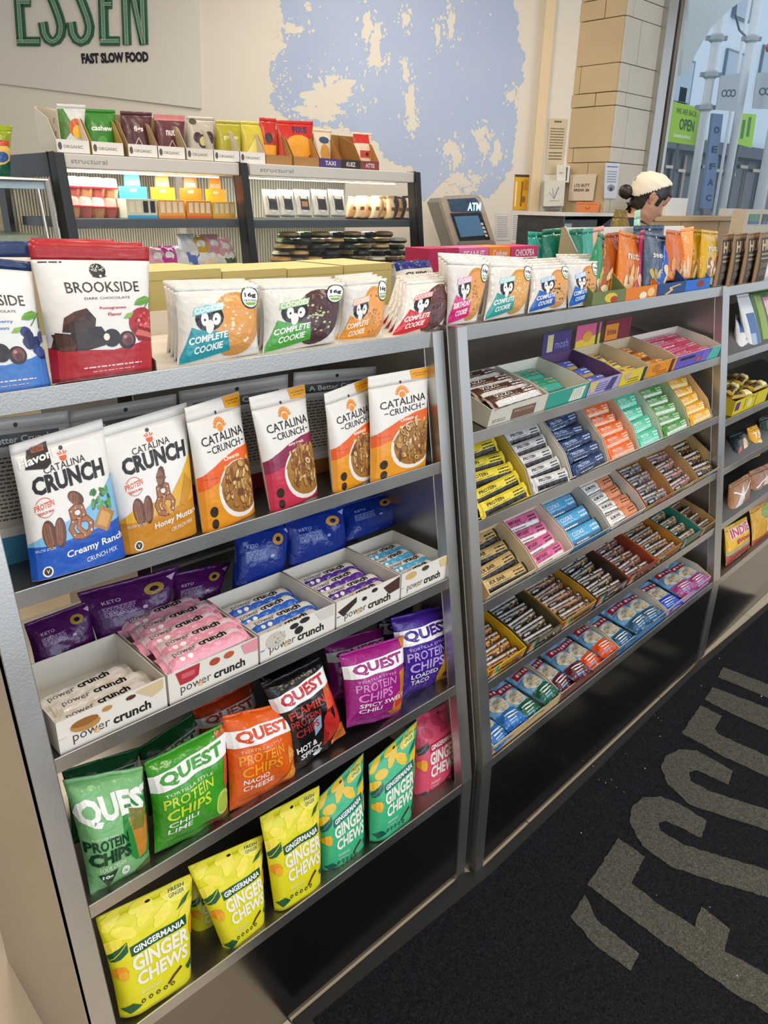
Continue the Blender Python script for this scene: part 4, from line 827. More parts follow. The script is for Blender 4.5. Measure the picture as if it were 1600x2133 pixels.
def kfront(c): return [('r', .02, .0, .16, 1, '#1a1a1a'), ('r', .05, .3, .12, 1, '#d84a20'), ('r', .12, .3, .17, 1, '#e8a020'), ('r', .17, .3, .22, 1, '#5ab0a0'), ('r', .22, .3, .27, 1, '#2a8a7a'), ('t', 'KIND', .06, .04, .26, .26, '#f2f0ec', .03), ('r', .34, .1, .98, .92, c)]+lines(.4, .2, .9, .8, 3, '#4a3a28', 3)
def art_clif(c, seed):
    r = R_(seed); s = [('r', .04, 0, .5, 1, '#7fb2d8'), ('p', [(.04, .0), (.3, .0), (.2, .5), (.04, .6)], '#b9d6ea'), ('r', .14, .6, .24, .95, '#4a3a34'), ('p', [(.32, .08), (.44, .08), (.44, .92), (.32, .92)], '#b0242c')]
    s += [('e', .6, .45, .15, .38, '#d8cdb8', 14), ('e', .61, .45, .11, .26, '#c4b69c', 12), ('r', .74, 0, .98, 1, c), ('r', .8, .2, .82, .8, '#e8e8e0'), ('r', .85, .25, .87, .75, '#e8e8e0'), ('r', .9, .25, .91, .6, '#e8e8e0')]
    for k in range(8): s.append(('e', .6+r.uniform(-.1, .1), .45+r.uniform(-.25, .25), .012, .04, '#a08a68', 6))
    for k in range(4): s.append(('r', .355, .2+.17*k, .405, .3+.17*k, '#f2e8e4'))
    return s
CT = dict(
 r1=dict(i=1, dp=.16, hf=.042, hb=.05), r2=dict(i=2, dp=.165, hf=.012, hb=.034), r3=dict(i=3, dp=.145, hf=.026, hb=.04), r4=dict(i=4, dp=.15, hf=.034, hb=.042), r5=dict(i=5, dp=.165, hf=.03, hb=.05))
SHW = {1: 'upper', 2: 'steep', 3: 'middle', 4: 'low', 5: 'lowest'}
def T(rk, px0, px1, cname, colf, cols, wall, style, n, front=None, lid=None, blabel=None, th=.014, bw=None, z0=.004, empty=0, pit=.25):
    c = CT[rk]; i = c['i']; u0 = ru(i, px0)+.002; w = ru(i, px1)-u0-.002; dp = c['dp']; v = fv(Z2[i], Z2)+.006
    bars = []; bw = bw or dp/(n+.2)*1.12
    key, base, spec, endc = style; me = bar_mesh('%s%d%d' % (key, i, px0), w*.9, bw, th, base, spec, endc, 10)
    r = R_(px0)
    for k in range(empty, n):
        y = dp*(k+.55)/(n+.1); bars.append((me, w/2+r.uniform(-.004, .004), y, z0+r.uniform(0, .006), r.uniform(-.05, .05), pit, '%s, %s in the %s' % (blabel, (ORD[k]+' row' if k else 'front row'), cname)))
    tray(R2, R2.w(u0, v, Z2[i]-.003), w, dp, T2[i], c['hf'], c['hb'], colf, cols, wall, 'open %s, %s shelf of the middle rack' % (cname, SHW[i]), cname, 'open bar cartons on the middle rack', front=front, bars=bars, lid=lid)
W1, W2_ = '#e6dfd2', '#d9c9ad'
K = '#1d1d1f'
# upper shelf
T('r1', 1018, 1138, 'ivory carton with brown square', '#d6d0c0', '#cfc8b4', '#ded8ca', ('as', '#5a3a2c', art_bar('VIZZO', '#d8d4d0', '#f0ece6', 1), '#a89488'), 4, front=[('r', .38, .1, .8, .7, '#7a5a4a'), ('t', 'PROTEIN', .42, .45, .76, .6, '#c8b0a0', 0)]+lines(.06, .2, .28, .4, 2, '#6a6458', 2), blabel='brown and white bar', th=.016, z0=.034)
T('r1', 1138, 1224, 'teal carton with white label', '#35a08c', '#e0d8c8', '#e2dccd', ('tl', '#2a9a80', art_bar('ALOHA', '#48b0a0', '#d8b080', 2), '#1f8a70'), 3, front=[('p', [(.55, .1), (.88, .1), (.92, .9), (.6, .85)], '#e8e2d2')]+[('r', .62+.06*k, .2, .63+.06*k, .8, '#8a8474') for k in range(4)], blabel='teal bar', empty=1)
T('r1', 1224, 1290, 'lilac and gold carton', '#b4a8d0', '#5c3a60', '#6a4a70', ('pb', '#5a74c8', art_bar('bites', '#c8a860', '#e8e8f4', 3), '#8aa0dc'), 3, front=[('p', [(.0, .9), (.3, .9), (.12, .1)], '#d8c470'), ('p', [(.55, .1), (.7, .9), (.9, .9), (.8, .1)], '#4a4478')]+lines(.25, .2, .6, .8, 4, '#5a508a', 4), lid=(.055, '#4a3a78', [('r', .15, .1, .35, .9, '#d8c890'), ('t', 'mosh', .42, .2, .9, .6, '#8a84c8', .02)]), blabel='blue wrapped bar')
T('r1', 1290, 1347, 'yellow carton with pink lid card', '#e2c838', '#d8cdb4', '#cfc4a8', ('ye', '#e8c440', art_bar('lemon', '#f2e2a0', '#5a4a90', 4), '#d8a020'), 3, front=[('p', [(.1, .8), (.4, .85), (.25, .3)], '#d0a8a0'), ('r', .82, 0, .96, 1, '#2a3a44')]+lines(.3, .15, .7, .5, 2, '#7a6418', 4), lid=(.06, '#d8608c', [('p', [(.0, .0), (1, .0), (1, .5), (0, .3)], '#e8c840'), ('r', .8, 0, .9, 1, '#24423c'), ('e', .45, .45, .2, .25, '#e0a040', 12)]), blabel='yellow bar')
T('r1', 1347, 1406, 'orange carton with maroon lid card', '#e8921c', '#d8cdb4', '#cfc0a0', ('or', '#dd8a1c', art_bar('peanut', '#7a3a20', '#f4e4c0', 5), '#c87818'), 3, front=[('e', .3, .6, .14, .3, '#c87818', 10), ('r', .8, 0, .92, 1, '#5a2424')]+lines(.35, .15, .7, .4, 2, '#7a3a18', 4), lid=(.06, '#7a2436', [('r', .02, .05, .5, .8, '#e09020'), ('t', 'bites', .1, .3, .44, .6, '#7a2436', .02)]), blabel='orange bar')
T('r1', 1406, 1498, 'violet carton with teal corner', '#6a58b8', '#e0dccf', '#e2ddd0', ('pk', '#d85a88', art_bar('berry', '#c04058', '#f4d8e0', 6), '#b83048'), 4, front=[('p', [(.7, 0), (1, 0), (1, 1), (.78, 1)], '#58b8a8'), ('r', .08, .62, .4, .8, '#241c34'), ('e', .5, .4, .05, .2, '#c85a38', 8), ('r', .56, .1, .72, .9, '#7a68c8')], blabel='pink and red bar', z0=.012)
# steep shelf
def steep(px0, px1, cname, wall, base, bg2, tc, lab, key, n=5, split=None, txt='PROTEIN', front=None):
    T('r2', px0, px1, cname, wall, wall, wall, (key, base, art_bar(txt, bg2, tc, len(cname), split), base), n, blabel=lab, th=.015, z0=.004, front=front)
steep(992, 1108, 'mustard tray of yellow bars', '#c8b048', '#e4cf3a', '#26262a', '#2a2820', 'yellow and black bar', 'y', 5)
steep(1110, 1189, 'cream tray of silver bars', '#ded6c8', '#d9d6d4', '#2c2c30', '#2a2826', 'silver and black bar', 'w', 5)
steep(1190, 1267, 'cream tray of navy bars', '#ded2c0', '#28406e', '#18243e', '#c8d4ec', 'navy blue bar', 'n', 5)
steep(1268, 1329, 'peach tray of orange bars', '#e8c8a8', '#ee6a20', '#f6b898', '#fbe8dc', 'bright orange bar', 'o', 5)
steep(1330, 1379, 'cream tray of mint bars', '#d8e0cc', '#52c8a0', '#8ee0c4', '#f0fbf6', 'mint green bar', 'm', 4)
steep(1380, 1435, 'pale tray of leaf green bars', '#c8d0a8', '#4e9440', '#d8e8d0', '#e8f2e0', 'leaf green bar', 'g', 5)
steep(1436, 1483, 'tan tray of amber bars', '#e0c08a', '#f0b01c', '#f8dc90', '#fdf4dc', 'amber yellow bar', 'a', 5)
# middle shelf
T('r3', 1012, 1112, 'tan carton of tan bars', '#e2d2b0', '#d8a868', '#e0cda8', ('t3', '#c8a86c', art_bar('RX BAR', K, '#2a2420', 1), K), 4, blabel='tan and black bar', front=lines(.1, .2, .9, .5, 1, '#6a5c44', 3))
T('r3', 1113, 1188, 'cream carton of pink bars', '#e6dccb', '#e8d4c4', '#eadfce', ('p3', '#d86a98', art_bar('BIRTHDAY', '#f0ece6', '#5a2038', 2), '#e088b0'), 4, blabel='pink and white bar', front=[('e', .3, .5, .3, .3, '#cfc4b2', 12)])
T('r3', 1189, 1264, 'blue carton of sky blue bars', '#3f86b0', '#d8d0c0', '#cfc8bc', ('b3', '#58aede', art_bar('COOKIE', '#3a6e94', '#f0f6fa', 3), '#2a2e34'), 3, blabel='sky blue bar')
T('r3', 1265, 1339, 'white carton of white and orange bars', '#dcd4cc', '#d8d0c4', '#dcd4c8', ('o3', '#eeeae6', art_bar('ALMOND', None, '#2a2624', 4, '#e08a5c'), K), 4, blabel='white and orange bar', front=[('r', .3, .2, .9, .8, '#c8a8a0')])
T('r3', 1340, 1395, 'red carton of grey bars', '#e0523c', '#b8321c', '#b88c54', ('r3', '#5c5458', art_kind('#8a8488', 4), '#c85a5a'), 4, blabel='grey clear-window bar', front=[('r', .0, .0, .12, 1, '#c8c0a8'), ('r', .12, 0, .3, 1, '#d89a38'), ('r', .3, 0, .44, 1, '#6a9a94'), ('r', .6, .3, .9, .6, '#f0b8a8')])
T('r3', 1396, 1446, 'tan carton with teal stripe', '#d8b070', '#b08a50', '#bf9c64', ('n3', '#6a5044', art_kind('#c88a94', 5), '#c05a70'), 4, blabel='brown nut bar', front=[('r', .12, .1, .3, .95, '#c88a40'), ('r', .34, 0, .44, 1, '#3a8a84'), ('r', .55, .2, .95, .9, '#e4c890')])
T('r3', 1447, 1492, 'kraft carton with grey corner', '#c4a880', '#b0905c', '#c8a870', ('k3', '#3a2a22', art_kind('#a88860', 6), '#1c1a1c'), 3, blabel='dark brown nut bar', front=[('r', .5, 0, 1, 1, '#b8c0c8')])
# low shelf
def low(px0, px1, cname, box, c, barc, key, lab, n=5): T('r4', px0, px1, cname, box, box, box, (key, barc, art_kind(c, len(key)+px0), '#2a2624'), n, blabel=lab, th=.018, front=kfront(c), pit=.5, bw=.034, z0=.006)
low(1014, 1093, 'bright yellow carton of nut bars', '#e8b818', '#c88a2c', '#6a4020', 'ka', 'clear-window nut bar')
low(1095, 1166, 'black and olive carton of nut bars', '#5a5030', '#8a8478', '#2c2824', 'kb', 'black label nut bar')
low(1167, 1238, 'ochre carton of nut bars', '#cf9a30', '#a8805c', '#5c4030', 'kc', 'brown nut bar with silver strip')
low(1239, 1304, 'dark brown carton of nut bars', '#4a3424', '#9a9084', '#3a2c24', 'kd', 'dark chocolate nut bar')
low(1305, 1361, 'rust red carton of nut bars', '#a8442c', '#8a5a48', '#5a3a30', 'ke', 'cherry brown nut bar')
low(1362, 1416, 'amber carton of nut bars', '#d08428', '#a87848', '#5c4630', 'kf', 'caramel nut bar')
low(1417, 1456, 'teal lined carton of nut bars', '#2f8a78', '#a08660', '#6a5844', 'kg', 'light nut bar', 4)
low(1457, 1486, 'kraft end carton of nut bars', '#b8925c', '#80623c', '#4a3628', 'kh', 'dark nut bar', 4)
# lowest shelf: oat bars lying front to back
def oats(px0, px1, cname, colf, cols_, n, seed):
    c = CT['r5']; u0 = ru(5, px0)+.002; w = ru(5, px1)-u0-.002; dp = c['dp']; v = fv(Z2[5], Z2)+.006; bars = []; r = R_(seed)
    for k in range(n):
        col, lab = cols_[k]
        me = bar_mesh('oat'+col, .165, w/n*1.12, .028, '#6fa6cf', art_clif(col, 3), col, 10)
        bars.append((me, w*(k+.5)/n*.98, dp*.5+r.uniform(-.006, .004), .008+.014*(k % 2)+.004*k/n, -math.pi/2+r.uniform(-.12, .12), .0, lab))
    tray(R2, R2.w(u0, v, Z2[5]-.003), w, dp, T2[5], c['hf'], c['hb'], colf, '#dccbb0', '#e0d0b6', 'open %s on the lowest shelf of the middle rack' % cname, cname, 'open bar cartons on the middle rack', bars=bars, front=[('r', .06, .2, .14, .7, '#5a5040')])
B_, G_, M_, O_, N_, P_ = '#2a6ab0', '#1c5a40', '#5c2430', '#d8501c', '#2a5474', '#a0407c'
oats(1027, 1167, 'kraft carton of oat bars', '#c8a878', [(B_, 'oat bar with blue end, leftmost on the lowest shelf'), (B_, 'oat bar with blue end, second from the left'), (G_, 'oat bar with dark green end beside the blue-ended bars'), (G_, 'oat bar with dark green end touching the carton wall')], 4, 1)
oats(1168, 1288, 'brown carton of oat bars', '#7a4a3c', [(M_, 'oat bar with maroon end, leftmost in the brown carton'), (M_, 'oat bar with maroon end, second in the brown carton'), (O_, 'oat bar with orange end, third in the brown carton'), (O_, 'oat bar with orange end at the right of the brown carton')], 4, 2)
oats(1289, 1388, 'steel blue carton of oat bars', '#4a7aa8', [(N_, 'oat bar with slate blue end, left in the steel blue carton'), (N_, 'oat bar with slate blue end, middle of the steel blue carton'), (N_, 'oat bar with slate blue end, right in the steel blue carton')], 3, 3)
oats(1389, 1480, 'lilac carton of oat bars', '#b89ab8', [('#2448c0', 'oat bar with royal blue end in the lilac carton'), (P_, 'oat bar with pink purple end, middle of the lilac carton'), (P_, 'oat bar with pink purple end at the right end of the lowest shelf')], 3, 4)

# ---------------------------------------------------------------- middle rack top: cookies, nut pouches
zf = fv(Z2[0], Z2); d0 = zf+.02
CK['fr'] = R2; CK['T'] = .028
for i, (bl, br, tr, tl, acc, ck, ch, wd, cow, lab) in enumerate([
    ((930, 678), (992, 670), (1022, 546), (930, 541), '#d81e78', '#c98d4a', '#a06a34', 'BIRTHDAY', '#e8a0bc', 'narrow cookie pack with magenta corner print, over the gap between two racks'),
    ((1007, 669), (1092, 653), (1110, 551), (1021, 547), '#2a9a92', '#c89048', '#e8d0a8', 'COMPLETE', '#9ad0d0', 'cookie pack with teal corner print on the middle rack'),
    ((1099, 653), (1180, 641), (1185, 551), (1106, 555), '#1f5ab0', '#c48c4c', '#3a2820', 'COMPLETE', '#8ab4e0', 'chocolate chip cookie pack with blue corner print, left of another blue one'),
    ((1184, 641), (1236, 634), (1245, 544), (1176, 544), '#1f66c0', '#c08848', '#3a2820', 'COMPLETE', '#a0c4ea', 'slim cookie pack with blue print beside the green nut pouch')]):
    cn = [(*bl, d0+(.02 if i in (0, 3) else .003)), (*br, d0+.002), (*tr, d0+.03), (*tl, d0+.03)]
    pouch('cookie_pack', lab, spec=art_cookie(acc, ck, ch, i+13, wd, '16g', cow), key='cm%d' % i, cn=cn, seed=130+i, group='cookie packs on the rack tops', **CK)
    for k in range(3):
        c2 = [(p[0]-6*(k+1), p[1]-(5 if j > 1 else 7)*(k+1), d0+.036*(k+1)+(.02 if j > 1 else 0)) for j, p in enumerate(cn)]
        pouch('cookie_pack', 'cream edge of a cookie pack, %s behind the %s pack of the middle rack' % (('first', 'second', 'third')[k], ('magenta', 'teal', 'left blue', 'slim blue')[i]), spec=[('e', .6, .5, .3, .35, ck, 20)], key='cmb%d' % i, cn=c2, seed=140+i*3+k, group='cookie packs on the rack tops', **CK)
pouch('snack_bag', 'small white and navy crumpled bag behind the red-print cookie pack', 'snack bag', R1, [(830, 600, .36), (905, 595, .36), (893, 541, .38), (818, 545, .38)], .04, '#e4e2e0', [('r', 0, .62, 1, 1, '#1c2a78'), ('t', 'CHIPS', .1, .3, .7, .5, '#333', .02)], kind='pillow', seed=150, wr=.15, mat='foil')
# trays with tall nut pouches
def art_nut(c2, nutc, seed, word=''):
    r = R_(seed); s = [('e', .5, .93, .03, .012, '#e8e0d4', 8)]
    for k in range(9): s.append(('e', .5+r.uniform(-.35, .35), .2+r.uniform(-.14, .16), .14, .07, r.choice([nutc, c2]), 10, r.uniform(0, 3)))
    if word: s.append(('t', word, .2, .55, .8, .66, '#f2e8d4', .02))
    return s
NP = [([(1226, 606), (1240, 606), (1262, 492), (1246, 482)], '#1f8a5c', '#a8c060', 'green nut pouch at the left end of the nut trays', .02, .06, ''),
      ([(1240, 605), (1286, 603), (1300, 482), (1262, 486)], '#a8541c', '#c88a3c', 'copper brown nut pouch with crinkled top', .03, .05, ''),
      ([(1284, 603), (1318, 601), (1338, 494), (1290, 478)], '#dd7a1c', '#e8b060', 'orange nut pouch with pinched middle, left of the magenta one', .01, .05, 'nuts'),
      ([(1314, 601), (1338, 596), (1344, 478), (1334, 480)], '#b03a70', '#e0b0a0', 'thin magenta nut pouch between orange and slate ones', .04, .02, ''),
      ([(1340, 596), (1368, 592), (1390, 492), (1342, 480)], '#43566a', '#b8a040', 'slate blue nut pouch with round hanging hole', .01, .05, 'seed'),
      ([(1368, 590), (1380, 588), (1396, 496), (1388, 490)], '#2a5ab0', '#3a70c8', 'narrow bright blue nut pouch edge', .02, .05, ''),
      ([(1382, 578), (1414, 575), (1426, 482), (1388, 478)], '#c8621c', '#e09040', 'burnt orange nut pouch with almonds above the navy tray', .02, .05, ''),
      ([(1412, 575), (1434, 573), (1446, 472), (1418, 476)], '#ef9858', '#c8a070', 'light orange nut pouch with twisted neck', .04, .02, ''),
      ([(1434, 573), (1460, 573), (1464, 478), (1440, 478)], '#b08a14', '#8a4a20', 'dark mustard nut pouch behind the bright one', .04, .03, ''),
      ([(1456, 573), (1484, 570), (1496, 482), (1462, 478)], '#d0a41c', '#8a3a1c', 'bright mustard nut pouch with chestnut print', .01, .03, 'nuts')]
for i, (cn, c, nc, lab, v0, v1, wd) in enumerate(NP):
    P = [(cn[0][0], cn[0][1]+8, d0+v0), (cn[1][0], cn[1][1]+8, d0+v1), (cn[2][0], cn[2][1], d0+v1+.03), (cn[3][0], cn[3][1], d0+v0+.03)]
    pouch('nut_pouch', lab, 'nut pouch', R2, P, .035, c, art_nut(nc, '#e0c8a0', i, wd), group='tall nut pouches on the middle rack', seed=160+i, tv=.92, wr=.14, mat='foil')
for i, (p0, p1, py0, py1, c, sp, lab) in enumerate([
    (1237, 1306, 634, 624, '#6b7848', [('e', .55, .5, .2, .35, '#d8b83a', 10), ('e', .65, .35, .12, .25, '#a83a24', 8)], 'olive green display tray holding the left nut pouches'),
    (1306, 1372, 624, 613, '#e07a20', [('e', .8, .5, .12, .35, '#e8c080', 10), ('e', .55, .3, .12, .3, '#f0e0c0', 8)], 'orange display tray holding the middle nut pouches'),
    (1373, 1431, 611, 604, '#23467a', [('s', [(.3, .1), (.5, .4), (.45, .6), (.8, .8)], .12, '#d8b070')], 'navy display tray holding the orange nut pouches'),
    (1431, 1482, 603, 596, '#2a6cc4', [('e', .6, .6, .16, .3, '#8a3a28', 10)], 'bright blue display tray holding the mustard nut pouches')]):
    u0 = row(R2, Z2, 0, p0, py0); u1 = row(R2, Z2, 0, p1, py1)
    tray(R2, R2.w(u0+.001, zf+.006, Z2[0]-.004), u1-u0-.002, .14, .0, .034, .075, c, c, c, lab, lab, 'nut pouch trays on the middle rack', front=sp)
for i in range(4):
    px = 1497+i*27
    P = [(px-14, 607-i*3, d0+.0), (px+8, 603-i*3, d0+.05), (px+34, 486-i*1.5, d0+.075), (px+8, 489-i*1.5, d0+.025)]
    if i > 1: P = [(a, b, c+.0) for a, b, c in P]
    pouch('chocolate_bar_box', 'kraft brown chocolate bar box with dark block letters, %s in its tilted row' % ('leftmost', 'second', 'third', 'rightmost')[i], 'chocolate box', R2, P, .02, '#8a6a48', [('r', .1, .1, .9, .9, '#3a3028'), ('t', 'HU', .16, .66, .84, .86, '#c4a888', .04), ('r', .16, .58, .84, .61, '#a8906e'), ('r', .16, .5, .84, .53, '#a8906e'), ('t', 'DARK', .2, .34, .8, .44, '#8a7458', .02), ('t', 'CHOC', .2, .2, .8, .3, '#8a7458', .02)], 'hu', group='kraft chocolate bar boxes', seed=180+i, tv=.96, wr=.0, mat='card')
pouch('snack_bag', 'white and indigo bag at the right edge beside the kraft chocolate boxes', 'snack bag', R3, [(1578, 598, .24), (1640, 590, .24), (1640, 500, .27), (1590, 505, .27)], .03, '#d8d8e4', [('p', [(0, 0), (.6, .1), (1, .5), (1, 0)], '#3a2a80'), ('t', 'QUEST', .1, .6, .9, .8, '#3a2a80', .03)], kind='pillow', seed=190, mat='foil')
# ---------------------------------------------------------------- far right rack: what stands on it
v3 = lambda i: fv(Z3[i], [Z3[0], .34])+.02
S3 = dict(fr=R3, mat='film')
pouch('snack_box', 'tall white box with blue panel tilted on the top shelf of the far right rack', 'snack box', R3, [(1560, 735, v3(1)), (1585, 728, v3(1)), (1560, 610, v3(1)+.08), (1534, 614, v3(1)+.08)], .03, '#e4e4e4', [('r', .15, .1, .8, .65, '#5a78a8'), ('r', .15, .1, .5, .3, '#a8b8d0')], seed=200, tv=.96, wr=0, mat='card')
pouch('magazine_pack', 'green and pink striped pack leaning beside the tall white box', 'snack pack', R3, [(1582, 730, v3(1)), (1640, 712, v3(1)), (1620, 596, v3(1)+.08), (1560, 606, v3(1)+.08)], .02, '#4a6a34', [('r', .1, .05, .3, .9, '#8aa43a'), ('r', .36, .05, .6, .85, '#e87a98'), ('t', 'SWEET', .37, .3, .59, .8, '#f2f0e8', .02), ('r', .66, .1, .95, .8, '#58a0c8')], seed=201, tv=.96, wr=.03, mat='film')
pouch('snack_bag', 'white blue and red small bag in the left corner of the far right rack', 'snack bag', R3, [(1534, 738, v3(1)), (1560, 734, v3(1)+.01), (1552, 660, v3(1)+.08), (1532, 655, v3(1)+.08)], .03, '#e0e0e4', [('r', .1, .5, .6, .9, '#3a66a8'), ('r', .5, .3, .9, .6, '#c8502c')], seed=202, mat='film')
wd = .2; O = R3.w(R3.hu(1523, 868, v3(2)-.012)[0], v3(2)-.012, Z3[2]-.003)
gb = bar_mesh('gold', .16, .04, .02, '#b8962c', [('r', .1, .2, .5, .8, '#3a2c14'), ('r', .6, .1, .85, .9, '#f0e6b0')], '#8a7020', 10)
tray(R3, O, .33, .16, .12, .055, .06, '#d8c41c', '#c8b41c', '#b8a428', 'yellow carton with purple square holding gold wrapped sweets on the far right rack', 'y', 'open sweet cartons on the far right rack', front=[('r', .04, .3, .16, .85, '#5a2a7a'), ('r', .3, .2, .33, .9, '#a89410'), ('e', .45, .5, .07, .3, '#e8d88a', 10), ('r', .62, 0, .64, 1, '#8a7a10')],
     bars=[(gb, .1+.17*(k % 2), .03+.03*(k//2), .045+.006*(k % 3), .2*(k % 3)-.2, .2, 'gold wrapped bar, %s in the yellow carton of the far right rack' % ['first', 'second', 'third', 'fourth', 'fifth', 'sixth', 'seventh', 'eighth'][k]) for k in range(8)])
for i, (cn, c, sp, lab) in enumerate([
    ([(1520, 972, v3(3)), (1560, 958, v3(3)), (1556, 890, v3(3)+.07), (1518, 905, v3(3)+.07)], '#1c2a30', [('e', .6, .5, .14, .2, '#e8c8a0', 10), ('e', .3, .3, .1, .2, '#c83a2c', 8), ('e', .8, .3, .08, .2, '#d8e0a0', 8)], 'dark slate snack bag with fruit print, left on the far right rack'),
    ([(1566, 956, v3(3)), (1584, 948, v3(3)), (1577, 884, v3(3)+.05), (1556, 892, v3(3)+.05)], '#e8a81c', [('t', 'TEA', .15, .6, .85, .8, '#f6f0d8', .03), ('e', .5, .35, .3, .18, '#f0d880', 10)], 'small bright yellow card box on the far right rack'),
    ([(1586, 945, v3(3)), (1640, 925, v3(3)), (1630, 850, v3(3)+.07), (1580, 870, v3(3)+.07)], '#2c3a34', [('r', .2, .4, .8, .8, '#8a9a6a')], 'dark green snack bag at the right edge of the far right rack'),
    ([(1512, 1085, v3(4)), (1560, 1060, v3(4)), (1560, 985, v3(4)+.06), (1518, 1010, v3(4)+.06)], '#b0805a', [('p', [(.1, .1), (.5, .8), (.6, .2)], '#e4d8cc'), ('p', [(.5, .3), (.9, .9), (.95, .2)], '#8a5430'), ('s', [(.1, .7), (.5, .5), (.9, .75)], .06, '#f4f0ea')], 'clear bag of brown cookies with painted white glints, left on its shelf'),  # white stroke is a glint on the film, painted as colour
    ([(1560, 1062, v3(4)), (1620, 1035, v3(4)), (1610, 960, v3(4)+.06), (1560, 982, v3(4)+.06)], '#a06c48', [('p', [(.1, .1), (.5, .8), (.6, .2)], '#d8c0a8'), ('s', [(.1, .5), (.5, .7), (.9, .4)], .05, '#f4ece2')], 'clear bag of brown cookies cut by the right photo edge'),  # pale stroke is a painted film glint too
    ([(1512, 1180, v3(5)), (1562, 1140, v3(5)), (1556, 1075, v3(5)+.05), (1508, 1100, v3(5)+.05)], '#eeb81c', [('r', .08, .62, .92, .9, '#f2d0c0'), ('t', 'INDIE', .12, .64, .88, .88, '#c02840', .03), ('t', 'Bites', .3, .42, .9, .56, '#c02840', .03), ('r', 0, 0, 1, .24, '#a83a2a'), ('r', 0, .24, 1, .34, '#a8a878')], 'yellow and red snack bag with red lettering at the lower left of its rack'),
    ([(1566, 1140, v3(5)), (1640, 1085, v3(5)), (1630, 1010, v3(5)+.05), (1560, 1062, v3(5)+.05)], '#d8a020', [('e', .5, .7, .3, .2, '#7a9a3a', 10), ('r', .3, .2, .8, .5, '#e8e0e0'), ('r', 0, 0, 1, .15, '#c04a20')], 'yellow bag with green top and white patch beside the red lettered bag')]):
    pouch('snack_bag', lab, 'snack bag', R3, cn, .04, c, sp, kind='pillow', seed=210+i, wr=.14, mat='foil')
# ---------------------------------------------------------------- things on the back counter
def fbox(name, label, cat, fr, px0, px1, pyt0, pyt1, v, dep, zb, col, front=None, group=None, top=None, mat='card'):
    """a box whose front top edge runs between two pixels on plane v, standing on height zb"""
    A = fr.hit(px0, pyt0, v); B = fr.hit(px1, pyt1, v); z = (A.z+B.z)/2; A.z = B.z = zb; X = (B-A); X.z = 0
    root = thing(name, label, cat, (A+B)/2, group); mb = MB(); mb.par(A, X, fr.V*dep, (0, 0, z-zb), col); 
    if top: mb.add([A+Vector((0, 0, z-zb+.0006)), B+Vector((0, 0, z-zb+.0006)), B+fr.V*dep+Vector((0, 0, z-zb+.0006)), A+fr.V*dep+Vector((0, 0, z-zb+.0006))], [(0, 1, 2, 3)], top)
    mb.obj('box_body', mat, root, bevel=.0012)
    if front:
        fb = MB(); drape(fb, art2d(None, front, 3, 2), lambda a, b: A+X*a+Vector((0, 0, (z-zb)*b))-fr.V*.0004, lambda a, b: -fr.V, e0=.0004); fb.obj('printed_front', mat, root)
    return root
for i, (a, b, ya, yb) in enumerate(((308, 461, 564, 563), (463, 597, 564, 562), (599, 715, 560, 556), (717, 816, 554, 547))):
    fbox('yellow_carton', 'plain pale yellow carton, %s from the left behind the cookie packs' % ('first', 'second', 'third', 'fourth')[i], 'carton', BC, a, b, ya, yb, .66, .2, 1.23, '#cbb772', [('r', .0, .9, 1, .905, '#a8955a'), ('t', 'vanilla', .5, .78, .68, .84, '#8a7a44', .01)], 'pale yellow cartons', top='#d6c484')
for i, (a, b, y, c, t) in enumerate(((895, 925, 518, '#b02452', ''), (926, 956, 517, '#b42656', ''), (957, 1019, 516, '#dc6aa4', 'PEANUT'), (1021, 1064, 514, '#ee8c28', 'Cashew'), (1066, 1122, 513, '#cc3a6c', 'CHICKPEA'))):
    fbox('snack_box', '%s snack box in the row behind the cookie packs' % ('dark pink leftmost', 'second dark pink', 'light pink', 'orange', 'rose pink rightmost')[i], 'snack box', BC, a, b, y, y-1, .72, .1, 1.23, c, [('t', t, .15, .84, .85, .95, '#f4e4ec', .02)]+([('r', .4, .68, .98, .82, '#f0ece8'), ('t', 'PROTEIN', .45, .7, .9, .8, '#2a2024', .03)]) if t else None, 'pink and orange snack boxes')
for i, (cn, c, lab) in enumerate([
    ([(1102, 560, .74), (1130, 556, .74), (1133, 484, .76), (1100, 482, .76)], '#2aa08a', 'sea green bag at the left of the bags on the back counter'),
    ([(1126, 560, .72), (1172, 556, .70), (1176, 474, .72), (1130, 478, .74)], '#12705a', 'deep green bag with gold print behind the cookie packs'),
    ([(1188, 560, .72), (1212, 556, .72), (1216, 476, .74), (1186, 478, .74)], '#127a5c', 'deep green bag right of the slanted white card'),
    ([(1210, 560, .70), (1236, 556, .72), (1236, 474, .74), (1212, 478, .74)], '#48a898', 'pale teal bag tucked beside a deep green bag'),
    ([(1234, 560, .72), (1256, 556, .74), (1258, 470, .76), (1236, 474, .76)], '#e8b0a0', 'salmon pink bag behind the green nut pouch'),
    ([(1318, 560, .74), (1380, 556, .74), (1384, 468, .76), (1320, 470, .76)], '#3a4c64', 'dark slate bag behind the slate nut pouch')]):
    P = [BC.hit(*p) for p in cn]; 
    for k in (0, 1): P[k] = Vector((P[k].x, P[k].y, 1.235))
    pouch('tall_bag', lab, 'snack bag', BC, P, .04, c, [('e', .5, .3, .14, .14, '#c8a03a', 8), ('e', .5, .93, .04, .015, '#e8e0d0', 8)] if i != 4 else None, seed=230+i, wr=.12, group='bags on the back counter', mat='foil', tv=.93)
fbox('white_screen', 'thin white board edge running behind the tall nut pouches', 'board', BC, 1175, 1425, 468, 476, .80, .012, 1.23, '#e9e7e2')
